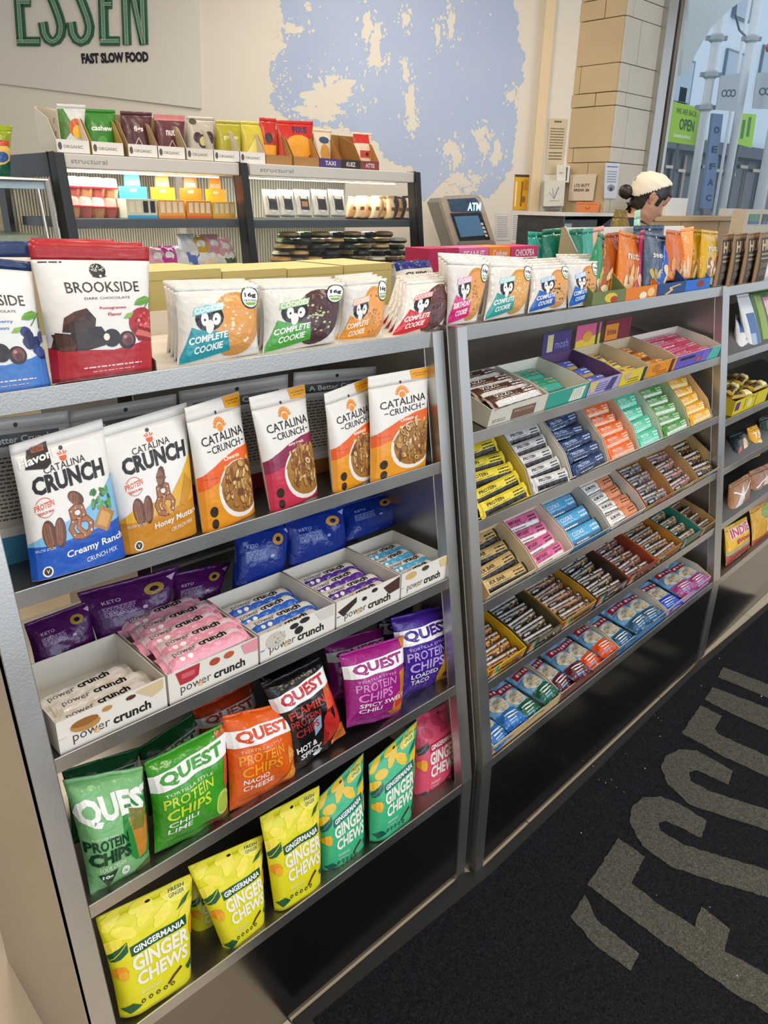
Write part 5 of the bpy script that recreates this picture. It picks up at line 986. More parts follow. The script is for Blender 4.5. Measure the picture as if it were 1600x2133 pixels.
mb = MB(); P = [BC.hit(x, y, .69) for x, y in ((1172, 474), (1178, 473), (1202, 525), (1200, 560), (1160, 560))]; mb.prism(P, BC.V*.004, '#a89870'); mb.tube([P[1], P[2]], .003, '#efece6', 6)
tag(mb.obj('slanted_card', 'card'), 'slanted olive card with a white edge between two deep green bags', 'card')

# ---------------------------------------------------------------- refrigerated display cases
FG = Fr(0, 2.2, 0)
def case(px0, px1, py0, py1, label, posts, shelfpy):
    A = FG.hu(px0, py0, 0); B = FG.hu(px1, py1, 0); zt = (A[2]+B[2])/2; u0, u1 = A[0], B[0]
    t = thing('refrigerated_case', label, 'display case', FG.w((u0+u1)/2, .3, 0), 'refrigerated display cases')
    mb = MB(); mb.box(FG, u0, u1, 0, .62, zt-.05, zt, '#cfccc6'); o = mb.obj('header', 'matte', t, bevel=.004)
    mb = MB(); drape(mb, art2d(None, [('t', 'structural', .04, .35, .26, .7, '#9a9894', .0)], 3, 2), lambda a, b: FG.w(u0+(u1-u0)*a*.8+.02, -.001, zt-.05+.05*b), lambda a, b: -FG.V, e0=.0005); mb.obj('lettering', 'matte', o)
    zs = FG.hu(*shelfpy, .05)[2]
    for k, u in enumerate((u0-.02, u1-.02)):
        if not posts[k]: continue
        mb = MB(); mb.prism([FG.w(u, v, z) for v, z in ((-.01, zt+.002), (.05, zt+.002), (-.06, .75), (-.13, .75))], FG.U*.04, '#1a1c1f'); mb.obj('post', 'black', t, bevel=.003)
    if posts[0]:
        mb = MB(); mb.box(FG, u0-.02, u0, .04, .64, zt-.08, zt+.002, '#17191b'); mb.box(FG, u0-.02, u0, .54, .64, .75, zt, '#17191b'); mb.obj('side_frame', 'black', t)
    mb = MB(); n = 60
    for k in range(n): mb.box(FG, u0+.02+(u1-u0-.04)*k/n, u0+.02+(u1-u0-.04)*(k+.6)/n, .55, .565, .76, zt-.05, '#e9e5d4')
    mb.box(FG, u0+.01, u1-.01, .565, .6, .75, zt-.05, '#d4cfba'); mb.obj('ribbed_back', 'matte', t)['kind'] = 'stuff'
    mb = MB(); mb.box(FG, u0+.02, u1-.02, .02, .5, zs-.035, zs, '#4c545c'); mb.obj('glass_shelf', 'film', t)
    mb = MB(); mb.box(FG, u0+.02, u1-.02, -.06, .55, 1.2, 1.23, '#c9c4b8'); mb.obj('deck', 'film', t)
    mb = MB(); mb.box(FG, u0-.02, u1, -.1, .62, 0, .75, '#26282b'); mb.box(FG, u0-.0, u1-.02, -.1, .6, .75, 1.2, '#b9b5ab'); mb.obj('base_cabinet', 'matte', t)
    for v, z, em in ((.08, zt-.055, 1),):
        mb = MB(); mb.box(FG, u0+.06, u1-.06, v+.02, v+.035, z-.006, z, '#fff'); mb.obj('light_tube', 'lamp', t)
        c = FG.w((u0+u1)/2, v+.08, z-.02); area('case_lamp', c, (u1-u0)*.85, 3.0, (1, .95, .84), (math.radians(18), 0, 0), .06)
    area('case_lamp', FG.w((u0+u1)/2, .2, zs-.05), (u1-u0)*.85, 1.6, (1, .95, .84), (math.radians(10), 0, 0), .05)
    mb = MB(); mb.prism([FG.w(u0, v, z) for v, z in ((-.004, zt-.05), (.0, zt-.05), (-.12, .8), (-.124, .8))], FG.U*(u1-u0-.02), '#fff'); g = mb.obj('front_glass', cgm, t)
    return u0, u1, zt, zs
cgm = Mt('case_glass', '#6a7070', rough=.03, alpha=.05)
lcase = case(120, 505, 318, 340, 'left black framed refrigerated case with red-lidded cups and orange cards', (1, 1), (300, 456))
rcase = case(520, 868, 341, 358, 'right refrigerated case with clear snack trays, beside the cash machine', (0, 1), (700, 458))
# on the shelf of the left case
def cup(px, py, k, lab, v=.2):
    p = FG.hit(px, py, v); mb = MB(); r = .036
    mb.lathe(p, [(r*.7, 0), (r*.95, .035), (r, .04)], '#c86a5a' if k % 2 else '#d89a6a', 14); mb.lathe(p+Vector((0, 0, .04)), [(r*1.12, 0), (r*1.14, .006), (r*.95, .008)], '#c0283a', 14); mb.lathe(p+Vector((0, 0, .048)), [(r*.95, 0), (r*.85, .03), (r*.6, .034)], '#ecd8cc' if k % 3 else '#e4b8a8', 14)
    return tag(mb.obj('fruit_cup', 'foil'), lab, 'cup', 'red lidded cups in the left case')
for j in range(2):
    for i in range(4): cup(152+i*26, (453 if j == 0 else 413)+i*1, i+j, 'red-lidded cup, %s from the left in the %s layer' % (ORD[i] if i else 'first', ('lower', 'upper')[j]))
for i, (a, b, c, c2, nm) in enumerate(((262, 326, '#35a8e0', '#d8dcc8', 'blue'), (328, 384, '#f0881c', '#f0b058', 'light orange'), (388, 440, '#ee6a14', '#e8981c', 'deep orange'), (442, 490, '#f6ac1c', '#ecc040', 'yellow'))):
    fbox('dessert_carton', '%s carton of desserts on the upper shelf of the left case' % nm, 'carton', FG, a, b, 414+i*2, 415+i*2, .10, .1, lcase[3]+.001, c2, [('r', 0, 0, 1, .16, c)]+[('r', .08+.23*k, .3, .24+.23*k, .9, '#22242a' if (i == 0 and k > 1) else '#f4e8c8') for k in range(4)], 'dessert cartons')
    w0 = FG.hu(a-14, 400, .24)[0]; w1 = FG.hu(b-20, 400, .24)[0]; z1 = FG.hu(a, 388+i*2, .24)[2]
    mb = MB(); mb.prism([FG.w(u, .24, z) for u, z in ((w0, lcase[3]), (w1, lcase[3]), (w1, z1), (w0+(w1-w0)*.8, z1), (w0+(w1-w0)*.75, z1+.055), (w0+(w1-w0)*.25, z1+.055), (w0+(w1-w0)*.2, z1), (w0, z1))], FG.V*.003, c)
    drape(mb, art2d(None, [('t', 'MOUSSE', .28, .72, .72, .82, '#f4f0e8', .03), ('t', 'mini', .38, .58, .62, .66, '#f4f0e8', .03)], 3, 2), lambda x, y: FG.w(w0+(w1-w0)*x, .2395, lcase[3]+(z1+.055-lcase[3])*y), lambda x, y: -FG.V, e0=.0006)
    tag(mb.obj('price_card', 'film'), '%s display card with raised top behind the cartons in the left case' % nm, 'card', 'display cards')
r = R_(9)
for i, (px, py, c) in enumerate(((330, 548, '#e0a8b8'), (354, 546, '#c83a98'), (384, 545, '#e8e8f0'), (404, 540, '#5a78c8'), (424, 540, '#f4f2ee'), (418, 522, '#e8b83a'), (446, 520, '#e8a8b0'), (440, 545, '#f6e8c0'), (462, 543, '#eceae4'), (478, 545, '#5a6a4a'), (470, 526, '#e8b0b4'), (396, 520, '#f0f0f4'))):
    p = FG.hit(px, py+12, .12); P = [p+Vector((-.05, 0, 0)), p+Vector((.05, 0, 0)), p+Vector((.045, .03, .09)), p+Vector((-.045, .03, .09))]
    pouch('wrapped_pastry', 'crinkled %s wrapped sweet in the pile of the left case, %s' % (['pale pink', 'magenta', 'white', 'blue', 'white', 'yellow', 'rose', 'cream', 'white', 'dark olive', 'salmon', 'white'][i], ['left end', 'second from left', 'front third', 'blue printed', 'front middle', 'upper middle', 'upper right', 'front right middle', 'front right', 'right end', 'upper right end', 'upper left'][i]), 'wrapped sweet', FG, P, .05, c, [('e', .5, .5, .25, .2, '#f6f4f0', 8), ('r', .3, .3, .6, .4, c)], kind='pillow', seed=250+i, wr=.25, group='wrapped sweets in the left case', mat='foil')
# right case: clear trays and wraps, stacked bowls
for i, px in enumerate((558, 590, 624, 660, 695)):
    P = [FG.hit(px-6, 449, .08), FG.hit(px+26, 451, .08), FG.hit(px+20, 396, .14), FG.hit(px-13, 394, .14)]
    pouch('snack_tray', 'clear snack tray with dark label standing upright, %s from the left' % ('first', 'second', 'third', 'fourth', 'fifth')[i], 'snack tray', FG, P, .03, '#dcdcd4', [('e', .5, .5, .42, .46, '#c8c8c0', 16), ('e', .5, .5, .36, .41, '#e8e8e2', 16), ('r', .22, .18, .78, .72, '#34383e'), ('r', .28, .6, .72, .78, '#eceae4')]+([('r', .3, .3, .7, .5, '#c8906a')] if i == 2 else []), seed=270+i, wr=0, tv=.96, group='clear snack trays in the right case')
for i in range(8):
    px = 728+i*16; c = ['#c8a070', '#e0c090', '#c89464', '#e8d4b0', '#8a6848', '#d8b888', '#3a2a24', '#241c1c'][i]
    P = [FG.hit(px-8, 453+i*.6, .1), FG.hit(px+16, 455+i*.6, .14), FG.hit(px+20, 412-(i % 2)*4, .2), FG.hit(px-2, 408, .16)]
    pouch('sandwich_wedge', 'wrapped sandwich wedge with %s side, %s in the row' % (['tan', 'light tan', 'brown', 'cream', 'dark tan', 'beige', 'dark brown', 'black'][i], (ORD+['seventh', 'last'])[i] if i else 'first'), 'sandwich', FG, P, .05, c, [('p', [(.1, .05), (.9, .05), (.8, .9), (.3, .9)], '#f0dcb8' if i % 2 else '#d8a868'), ('r', .2, .3, .8, .45, '#8a4a2c')], seed=280+i, wr=.1, group='wrapped sandwiches in the right case')
n = 0
for j in range(5):
    for i in range(9-j//2):
        px = 585+i*33+j*4; py = 548-j*13-i*.4
        if px > 865: continue
        p = FG.hit(px, py, .12+.06*((i+j) % 2)); mb = MB(); c = r.choice(['#c8a868', '#e0c88a', '#22262a', '#5a7a3a', '#d8b070', '#e8e0c8', '#2a2e30', '#c89c5c'])
        mb.lathe(p, [(.045, 0), (.056, .012), (.056, .014)], '#1c1e20', 12); mb.lathe(p+Vector((0, 0, .014)), [(.054, 0), (.05, .012), (.03, .016)], c, 12); n += 1
        tag(mb.obj('salad_bowl', 'foil'), 'lidded food bowl, %s in the %s layer of the right case deck' % ((ORD+['seventh', 'eighth', 'ninth'])[i] if i else 'leftmost', ('bottom', 'second', 'third', 'fourth', 'top')[j]), 'bowl', 'stacked food bowls in the right case')
# boxes with pouches standing on top of the cases
zt = (lcase[2]+rcase[2])/2
TP = [(118, 178, 216, 304, '#c8ccc8', [('p', [(0, .1), (.5, .5), (.2, .9), (0, .9)], '#4a7a3a'), ('e', .6, .5, .28, .2, '#c8562c', 12), ('e', .66, .42, .22, .14, '#e8b83a', 10)], 'white and green pouch with mango print, leftmost atop the cases', 0),
      (174, 240, 226, 306, '#2c7a24', [('t', 'cashew', .15, .5, .85, .62, '#e8f0e0', .03), ('e', .5, .25, .18, .14, '#4a9a3a', 12)], 'bright green pouch in a white cut-out box', 0),
      (250, 316, 231, 312, '#4a2028', [('t', 'figs', .35, .5, .65, .66, '#e8dcd8', .03), ('s', [(.5, .4), (.3, .15)], .03, '#c8b0b0'), ('s', [(.5, .4), (.7, .15)], .03, '#c8b0b0')], 'dark maroon pouch in a white cut-out box', 0),
      (320, 385, 238, 318, '#5c2a34', [('r', 0, .86, 1, 1, '#c87a78'), ('t', 'nuts', .3, .5, .7, .66, '#e8dcd8', .03), ('s', [(.5, .4), (.32, .15)], .03, '#c8b0b0'), ('s', [(.5, .4), (.7, .15)], .03, '#c8b0b0')], 'maroon pouch with pink top in a white cut-out box', 0),
      (388, 446, 242, 322, '#b4aca0', [('e', .3, .5, .16, .13, '#3a2430', 12), ('e', .75, .5, .2, .16, '#3a2430', 12), ('e', .5, .42, .2, .16, '#4a3038', 14), ('e', .5, .42, .14, .11, '#c8c88a', 12), ('e', .2, .88, .14, .08, '#4a4a30', 8)], 'grey pouch with passion fruit print atop the cases', 0),
      (448, 503, 250, 322, '#a8a028', [('t', 'golden', .2, .5, .8, .64, '#e8e8b0', .02)], 'olive yellow pouch in a white cut-out box', 0),
      (500, 553, 252, 324, '#c8b83c', [('p', [(.1, .2), (.5, .6), (.9, .3), (.6, .1)], '#e8dc80')], 'shiny crumpled gold pouch atop the cases', 0),
      (540, 575, 244, 312, '#c02c24', [('r', 0, 0, 1, .4, '#eba020'), ('e', .4, .55, .25, .12, '#3a3030', 10)], 'narrow red and orange bag behind the gold pouch', 1),
      (575, 652, 250, 330, '#c82820', [('t', 'FIRE', .4, .72, .8, .86, '#2a3060', .03), ('e', .55, .4, .4, .28, '#eba028', 14), ('r', .2, 0, 1, .14, '#a8b0b8')], 'red and orange snack bag in a kraft box atop the cases', 1),
      (652, 690, 268, 330, '#d8c8b0', [('e', .5, .7, .3, .1, '#3a4a6a', 8), ('e', .5, .35, .3, .25, '#c8903c', 10)], 'cream pouch in the kraft box with violet front', 1),
      (735, 775, 275, 340, '#e4cdb4', [('r', .0, .7, .8, .95, '#c83030'), ('r', .2, .3, .8, .5, '#c84a3a'), ('e', .6, .4, .1, .06, '#3a2a20', 8)], 'cream and red pack in the last kraft box atop the cases', 1)]
for i, (a, b, yt, yb, c, sp, lab, kr) in enumerate(TP):
    P = [FG.hit(a+3, yb, .10), FG.hit(b-3, yb, .10), FG.hit(b, yt+3, .13), FG.hit(a, yt, .13)]
    P[0].z = P[1].z = zt+.004
    pouch('fruit_pouch', lab, 'snack pouch', FG, P, .045, c, sp, seed=300+i, wr=.1, tv=.93, group='pouches on top of the refrigerated cases')
BX = [(120, 188, '#e4e0da', '#d8d4cc', 'white'), (193, 258, '#e6e2dc', '#b89a50', 'white'), (268, 328, '#e6e2dc', '#a8906a', 'white'), (330, 385, '#e6e2dc', '#a8906a', 'white'), (389, 444, '#dcd6cc', '#cfc8bc', 'grey white'), (446, 498, '#e6e2dc', '#c8c0b0', 'white'), (500, 552, '#e6e2dc', '#c8b8b0', 'white'), (554, 608, '#a87c48', '#b4884e', 'kraft'), (612, 664, '#a87c48', '#b4884e', 'kraft'), (666, 710, '#4a3a7a', '#a8783e', 'violet fronted kraft'), (712, 750, '#2a2828', '#9a6e38', 'black fronted kraft'), (752, 790, '#8a3a3a', '#a8783e', 'red fronted kraft')]
for i, (a, b, c, cs, nm) in enumerate(BX):
    A = FG.hu(a, 320, .03)[0]; B = FG.hu(b, 320, .03)[0]
    tray(FG, FG.w(A, .03, zt+.002), B-A, .16, 0, .045 if i < 7 else .04, .16, c, cs, cs, '%s cut-out display box, %s from the left atop the cases' % (nm, ['first', 'second', 'third', 'fourth', 'fifth', 'sixth', 'seventh', 'eighth', 'ninth', 'tenth', 'eleventh', 'last'][i]), '', 'display boxes on top of the cases', front=([('t', 'ORGANIC', .2, .35, .8, .6, '#8a8680', .02), ('e', .1, .5, .06, .3, '#5a5650', 10)] if i < 7 else [('t', ('', '', '', '', '', '', '', '', '', 'TAXI', 'KUEZ', 'ATTIS')[i], .25, .25, .75, .75, '#d8ccd8', .03)] if i > 8 else None), hs=.12)
mb = MB(); A = FG.hit(72, 218, .2); B = FG.hit(118, 232, .05); mb.add([Vector((A.x, A.y, zt)), Vector((B.x, B.y, zt)), B, A, Vector((A.x, A.y+.004, zt)), Vector((B.x+.004, B.y+.004, zt)), B+Vector((.004, .004, 0)), A+Vector((0, .004, 0))], [(0, 1, 2, 3), (5, 4, 7, 6), (0, 4, 5, 1), (3, 2, 6, 7), (1, 5, 6, 2), (0, 3, 7, 4)], '#d8ccbc')
for k in range(9):
    t_, h_ = .15+.35*(k % 3), .15+.3*(k//3); c0 = A.lerp(B, t_); mb.tube([Vector((c0.x+.006*math.cos(x), c0.y-.003, zt+(c0.z-zt)*h_+.01*math.sin(x))) for x in (0, 1, 2, 3, 4)], .0015, '#6a5a4c', 5)
tag(mb.obj('patterned_card', 'card'), 'cream patterned card side at the left end of the boxes atop the cases', 'card')
# glass case and bag at the left photo edge
A = FG.hit(-140, 368, .0); B = FG.hit(96, 370, .0); t = thing('glass_case', 'small glass case with chrome edge at the left edge of the photo', 'display case', Vector(((A.x+B.x)/2, 2.2, 0)))
mb = MB(); mb.box(Fr(0, 0, 0), A.x, B.x, 2.2, 2.7, A.z-.03, A.z, '#9ab0c0'); mb.obj('glass_lid', 'film', t)
mb = MB(); mb.tube([(A.x, 2.2, A.z), (B.x, 2.2, A.z), (B.x+.02, 2.14, .9)], .012, '#fff', 8); mb.tube([(B.x-.035, 2.2, A.z-.03), (B.x-.015, 2.14, .9)], .006, '#fff', 8); mb.obj('chrome_edge', 'steel', t)
mb = MB(); mb.box(Fr(0, 0, 0), A.x, B.x-.02, 2.22, 2.68, A.z-.22, A.z-.19, '#8a9a88'); mb.obj('glass_shelf', 'film', t)
mb = MB(); mb.box(Fr(0, 0, 0), A.x, B.x-.02, 2.22, 2.68, 0, A.z-.3, '#b8a888'); mb.box(Fr(0, 0, 0), A.x, B.x-.02, 2.66, 2.68, A.z-.3, A.z-.03, '#cbbf9f'); mb.obj('case_body', 'matte', t)
P = [FG.hit(-60, 362, .2), FG.hit(20, 362, .2), FG.hit(26, 262, .22), FG.hit(-60, 258, .22)]; P[0].z = P[1].z = A.z
pouch('snack_bag', 'olive and dark green snack bag at the left photo edge above the glass case', 'snack bag', FG, P, .06, '#8a9a1c', [('r', 0, 0, 1, .35, '#1c5a44'), ('e', .6, .45, .4, .2, '#e8c060', 12), ('e', .7, .4, .2, .1, '#3a5a9a', 10), ('r', .3, .6, .9, .7, '#c84a2a')], kind='pillow', seed=320, mat='foil')
# ---------------------------------------------------------------- cash machine
ac = CAM+HD*4.9; AT = Fr(ac.x, ac.y, -YAW)
h = lambda x, y, v=0: AT.hit(x, y, v)
t = thing('cash_machine', 'grey and beige cash machine with blue lit letters standing by the mural wall', 'cash machine', h(975, 1000)*1.0)
base = AT.loc(h(985, 512)); t.location = AT.w(base[0], .2, 0)
D = h(886, 436, .42)-h(916, 416, 0)
front = [(918, 418), (926, 409), (988, 406), (1000, 411), (1006, 424), (1034, 512)]
FP = [h(*p) for p in front]; FP += [Vector((FP[-1].x, FP[-1].y, 0)), Vector((h(948, 512).x, h(948, 512).y, 0)), h(948, 512)]
mb = MB(); mb.prism([p for p in FP], D*.16, '#b3a89a'); mb.obj('fascia', 'film', t, bevel=.006)
mb = MB(); mb.prism([p+D*.165 for p in FP], Vector((D.x, D.y, 0))*.8+Vector((0, 0, 0)), '#6c6a64'); mb.obj('cabinet', 'film', t)
def aq(name, pts, c, mat, off=-.008, th=.006, parent=None): mb = MB(); mb.prism([h(x, y, off) for x, y in pts], AT.V*th, c); return mb.obj(name, mat, parent or t)
hp = aq('header_screen', [(932, 415), (990, 412), (996, 418), (1001, 442), (940, 440)], '#35506e', 'film')
wtext('ATM', AT, 974, 1001, 439, 422, -.010, '#fff', 'glow', hp, .03)
aq('screen_frame', [(938, 444), (1002, 443), (1022, 500), (958, 504)], '#23282e', 'film')
aq('screen', [(946, 451), (996, 449), (1010, 490), (960, 494)], '#3a6a90', 'screen', -.010)
for k in range(4): aq('side_button', [(1001+k*3, 464+k*8), (1006+k*3, 464+k*8), (1008+k*3, 469+k*8), (1003+k*3, 469+k*8)], '#e8d8d0', 'film', -.014)
aq('keypad_ledge', [(955, 503), (1026, 500), (1030, 512), (958, 514)], '#8a847c', 'film', -.03, .03)
# ---------------------------------------------------------------- papers on the walls
def paper(name, fr, v, P, col, spec, label, cat='notice'):
    """P: BL BR TR TL pixels"""
    Q = [fr.hit(x, y, v) for x, y in P]; mb = MB(); mb.prism(Q, fr.V*.002, col)
    drape(mb, art2d(None, spec, 2, 2), lambda a, b: (Q[0]*(1-a)+Q[1]*a)*(1-b)+(Q[3]*(1-a)+Q[2]*a)*b, lambda a, b: -fr.V, e0=.0006); return tag(mb.obj(name, 'card'), label, cat)
paper('poster', WL, -.004, [(1068, 437), (1097, 437), (1103, 364), (1073, 363)], '#e0a81c', [('r', 0, .93, 1, 1, '#3a3a40'), ('r', .1, .1, .2, .8, '#f4ecd0'), ('r', .5, .1, .6, .8, '#7a5a1c'), ('r', .6, .55, .95, .85, '#c88a14'), ('e', .7, .3, .15, .1, '#8a6a2c', 10)], 'yellow poster with black header on the wall above two white notices', 'poster')
paper('notice', WL, -.004, [(1064, 506), (1096, 506), (1097, 440), (1066, 440)], '#d8d8d8', lines(.1, .1, .9, .9, 12, '#9a9aa0', 1), 'white typed notice directly below the yellow poster')
paper('notice', WL, -.004, [(1034, 500), (1060, 500), (1061, 444), (1032, 444)], '#d6d6d6', lines(.1, .1, .9, .9, 12, '#a4a4aa', 2), 'white typed notice beside the cash machine, left of a similar one')
paper('notice', WL, -.055, [(1136, 362), (1170, 362), (1182, 248), (1144, 246)], '#cdbf9f', [('r', .3, .93, .7, .96, '#6a5c40')]+lines(.12, .45, .9, .85, 8, '#6e604a', 3)+lines(.12, .25, .9, .42, 3, '#6e604a', 4), 'tall cream notice board with brown typed lines on the white strip')
paper('notice', WL, -.055, [(1128, 478), (1165, 478), (1172, 430), (1132, 430)], '#cfccc6', lines(.1, .2, .9, .9, 6, '#8a8a90', 5), 'white sheet taped low beneath the wall dispenser')
def wbox(name, P, v, dp, c, lab, spec):
    Q = [WL.hit(x, y, v) for x, y in P]; mb = MB(); mb.prism(Q, WL.V*dp, c); drape(mb, art2d(None, spec, 2, 2), lambda a, b: (Q[0]*(1-a)+Q[1]*a)*(1-b)+(Q[3]*(1-a)+Q[2]*a)*b, lambda a, b: -WL.V, e0=.0006); tag(mb.obj(name, 'film'), lab, 'dispenser')
wbox('wall_dispenser', [(1132, 430), (1174, 429), (1178, 376), (1135, 376)], -.16, .11, '#d8d5ce', 'larger white wall box with plant sketch, the lower of two', [('s', [(.5, .3), (.4, .7)], .03, '#8a8e92'), ('s', [(.5, .3), (.7, .75)], .04, '#6a6e74'), ('s', [(.5, .3), (.25, .55)], .03, '#8a8e92'), ('r', .3, .2, .8, .22, '#9a9ea4')])
wbox('wall_dispenser', [(1160, 380), (1185, 380), (1188, 345), (1160, 343)], -.13, .08, '#dedbd4', 'smaller white wall box mounted above the larger one', [('r', .72, .1, .82, .9, '#3a4048'), ('r', .2, .5, .5, .6, '#c8a08a')])
YP = Fr(cor.x-.03, cor.y, math.pi/2)
def paper2(P, col, spec, lab, fr, v):
    Q = [fr.hit(x, y, v) for x, y in P]; n = (Q[1]-Q[0]).cross(Q[3]-Q[0]).normalized(); n = n if n.dot(CAM-Q[0]) > 0 else -n
    mb = MB(); mb.prism(Q, -n*.002, col); drape(mb, art2d(None, spec, 2, 2), lambda a, b: (Q[0]*(1-a)+Q[1]*a)*(1-b)+(Q[3]*(1-a)+Q[2]*a)*b, lambda a, b: n, e0=.0006); return tag(mb.obj('paper_sign', 'card'), lab, 'sign')
paper2([(1184, 418), (1235, 418), (1243, 362), (1188, 364)], '#dccdb8', [('t', 'LTD BUTY', .2, .52, .8, .64, '#4a4038', .02), ('t', 'BREAK $$', .2, .34, .8, .46, '#4a4038', .03)], 'cream paper sign with two handwritten lines on the stone pillar', YP, 0)
paper2([(1200, 443), (1246, 443), (1250, 422), (1201, 420)], '#f0905a', [('s', [(.4, .5), (.5, .3), (.6, .5)], .05, '#6a2a14'), ('r', .1, .8, .9, .84, '#c86a3c')], 'small orange note beneath the cream paper sign', YP, 0)
paper2([(1258, 413), (1284, 414), (1291, 340), (1262, 339)], '#d2d9e6', [('r', .1, .88, .9, .91, '#6a7488'), ('e', .5, .3, .3, .1, '#8a92a4', 10), ('e', .5, .26, .12, .06, '#3a4250', 8)]+lines(.15, .45, .85, .8, 5, '#8a92a4', 6), 'narrow pale blue sheet taped on the grey pillar side', PF, -.022)
# ---------------------------------------------------------------- service counter behind, staff member
WOOD = Mt('light_wood', '#c9a878', rough=.5, var=.1, vscale=3, stretch=(1, 8, 8))
t = thing('service_counter', 'light wood service counter below the window, behind the staff member', 'counter', (5.4, 1.65, 0))
KF = Fr(0, 1.50, 0); u0 = KF.hu(1335, 447, 0)[0]; zt2 = KF.hu(1400, 450, 0)[2]
mb = MB(); mb.box(KF, u0, 7.2, 0, .28, zt2-.03, zt2); mb.obj('worktop', WOOD, t, bevel=.003)
for k in range(5): mb = MB(); a = u0+.02+k*.55; mb.box(KF, a, a+.54, .02, .26, .1, zt2-.03); mb.obj('front_panel', WOOD, t, bevel=.004)
mb = MB(); mb.box(KF, u0+.03, 6.8, .04, .25, 0, .1); mb.obj('plinth', 'black', t)
t = thing('side_cabinet', 'grey topped cabinet with black appliance shelf below the orange note', 'cabinet', (3.9, 1.5, 0))
KG = Fr(0, 1.42, -.0); a0, a1 = KG.hu(1176, 445, 0)[0], KG.hu(1290, 447, 0)[0]; zg = KG.hu(1230, 444, 0)[2]
mb = MB(); mb.box(KG, a0, a1, 0, .3, zg-.015, zg, '#d8d6d2'); mb.obj('cabinet_top', 'film', t)
mb = MB(); mb.box(KG, a0+.01, a0+.025, .01, .29, 0, zg-.015, '#3a3c40'); mb.box(KG, a1-.025, a1-.01, .01, .29, 0, zg-.015, '#3a3c40'); mb.box(KG, a0+.02, a1-.02, .27, .29, 0, zg-.015, '#3a3c40'); mb.box(KG, a0+.02, a1-.02, .02, .28, zg-.17, zg-.155, '#3a3c40'); mb.obj('cabinet_body', 'film', t)
t = thing('appliance', 'black appliance with small pale display inside the grey topped cabinet', 'appliance', KG.w((a0+a1)/2-.06, .1, zg-.155))
mb = MB(); mb.box(KG, a0+.03, a1-.16, .03, .24, zg-.155, zg-.03, '#191b1e'); o = mb.obj('housing', 'film', t, bevel=.004)
mb = MB(); mb.box(KG, a0+.045, a0+.115, .026, .032, zg-.085, zg-.05, '#a8b0b0'); mb.obj('display', 'film', t)
for i, (p0, p1, py, c, v, d, lab) in enumerate(((1372, 1392, 415, '#dcdad4', .06, .07, 'white box on the wood counter, left of a larger one'), (1393, 1434, 412, '#e6e4df', .03, .1, 'larger white box on the wood counter beneath the window'), (1520, 1545, 434, '#e2e0da', .03, .07, 'small white tub alone on the wood counter'))):
    fbox('white_box', lab, 'box', KF, p0, p1, py, py+1, v, d, zt2, c)
t = thing('card_display', 'beige countertop display with green and dark cards at the right photo edge', 'display', R3.w(.6, .4, Z3[0]))
CD = Fr(0, .95, .04); q0 = CD.hu(1556, 437, 0)[0]; q1 = CD.hu(1640, 434, 0)[0]; zc_ = CD.hu(1580, 436, 0)[2]
t.location = CD.w((q0+q1)/2, .05, 1.23)
mb = MB(); mb.prism([CD.w(u, 0, z) for u, z in ((q0-.03, 1.23), (q1, 1.23), (q1, zc_), (q0, zc_))], CD.V*.08, '#bfb098'); mb.obj('stand', 'film', t)
for a, b, c in ((1562, 1584, '#3a7a4a'), (1590, 1602, '#1c2420')):
    x0, x1 = CD.hu(a, 450, -.003)[0], CD.hu(b, 450, -.003)[0]; za, zb_ = CD.hu(a, 467, -.003)[2], CD.hu(a, 446, -.003)[2]
    mb = MB(); mb.box(CD, x0, x1, -.003, .0, za, zb_, c); mb.box(CD, x0, x1, -.004, -.002, za, za+(zb_-za)*.3, '#2a4a7a'); mb.obj('card', 'film', t)
# staff member, seen from the side, head bowed to the right
FX = Vector((ca, -sa, 0)); SD = -HD; UP = Vector((0, 0, 1))
hb_ = WLd = CAM; d = ray(1352, 414); E0 = CAM+d*(4.0/d.dot(HD))
pt = math.radians(28); FF = FX*math.cos(pt)-UP*math.sin(pt); HU = UP*math.cos(pt)+FX*math.sin(pt)
SKIN = Mt('skin', '#c9977c', rough=.5, var=.04, vscale=20)
HAIR = Mt('dark_hair', '#231814', rough=.4, var=.25, vscale=60, stretch=(1, 1, 6)); CLOTH = Mt('cream_cloth', '#e6ddcc', rough=.85, bump=.3, bscale=120); NAVY = Mt('navy_cloth', '#17233c', rough=.85, var=.1); TROU = Mt('black_trousers', '#1a1b1f', rough=.85)
def itp(tab, t):
    for i in range(len(tab)-1):
        a, b = tab[i], tab[i+1]
        if t <= b[0]: k = max(0, (t-a[0])/(b[0]-a[0])); k = k*k*(3-2*k) if len(a) < 3 else k; return a[1]+(b[1]-a[1])*k
    return tab[-1][1]
FRO = [(-.118, .03), (-.108, .068), (-.095, .079), (-.082, .074), (-.072, .083), (-.064, .079), (-.056, .085), (-.046, .082), (-.036, .102), (-.026, .098), (-.01, .088), (.002, .083), (.02, .091), (.05, .092), (.08, .078), (.105, .05), (.12, .006)]
BAK = [(-.118, .035), (-.09, .045), (-.05, .072), (0, .095), (.04, .102), (.075, .09), (.1, .062), (.12, .006)]
WID = [(-.118, .025), (-.1, .042), (-.07, .056), (-.03, .066), (.02, .073), (.06, .07), (.09, .052), (.108, .034), (.12, .005)]
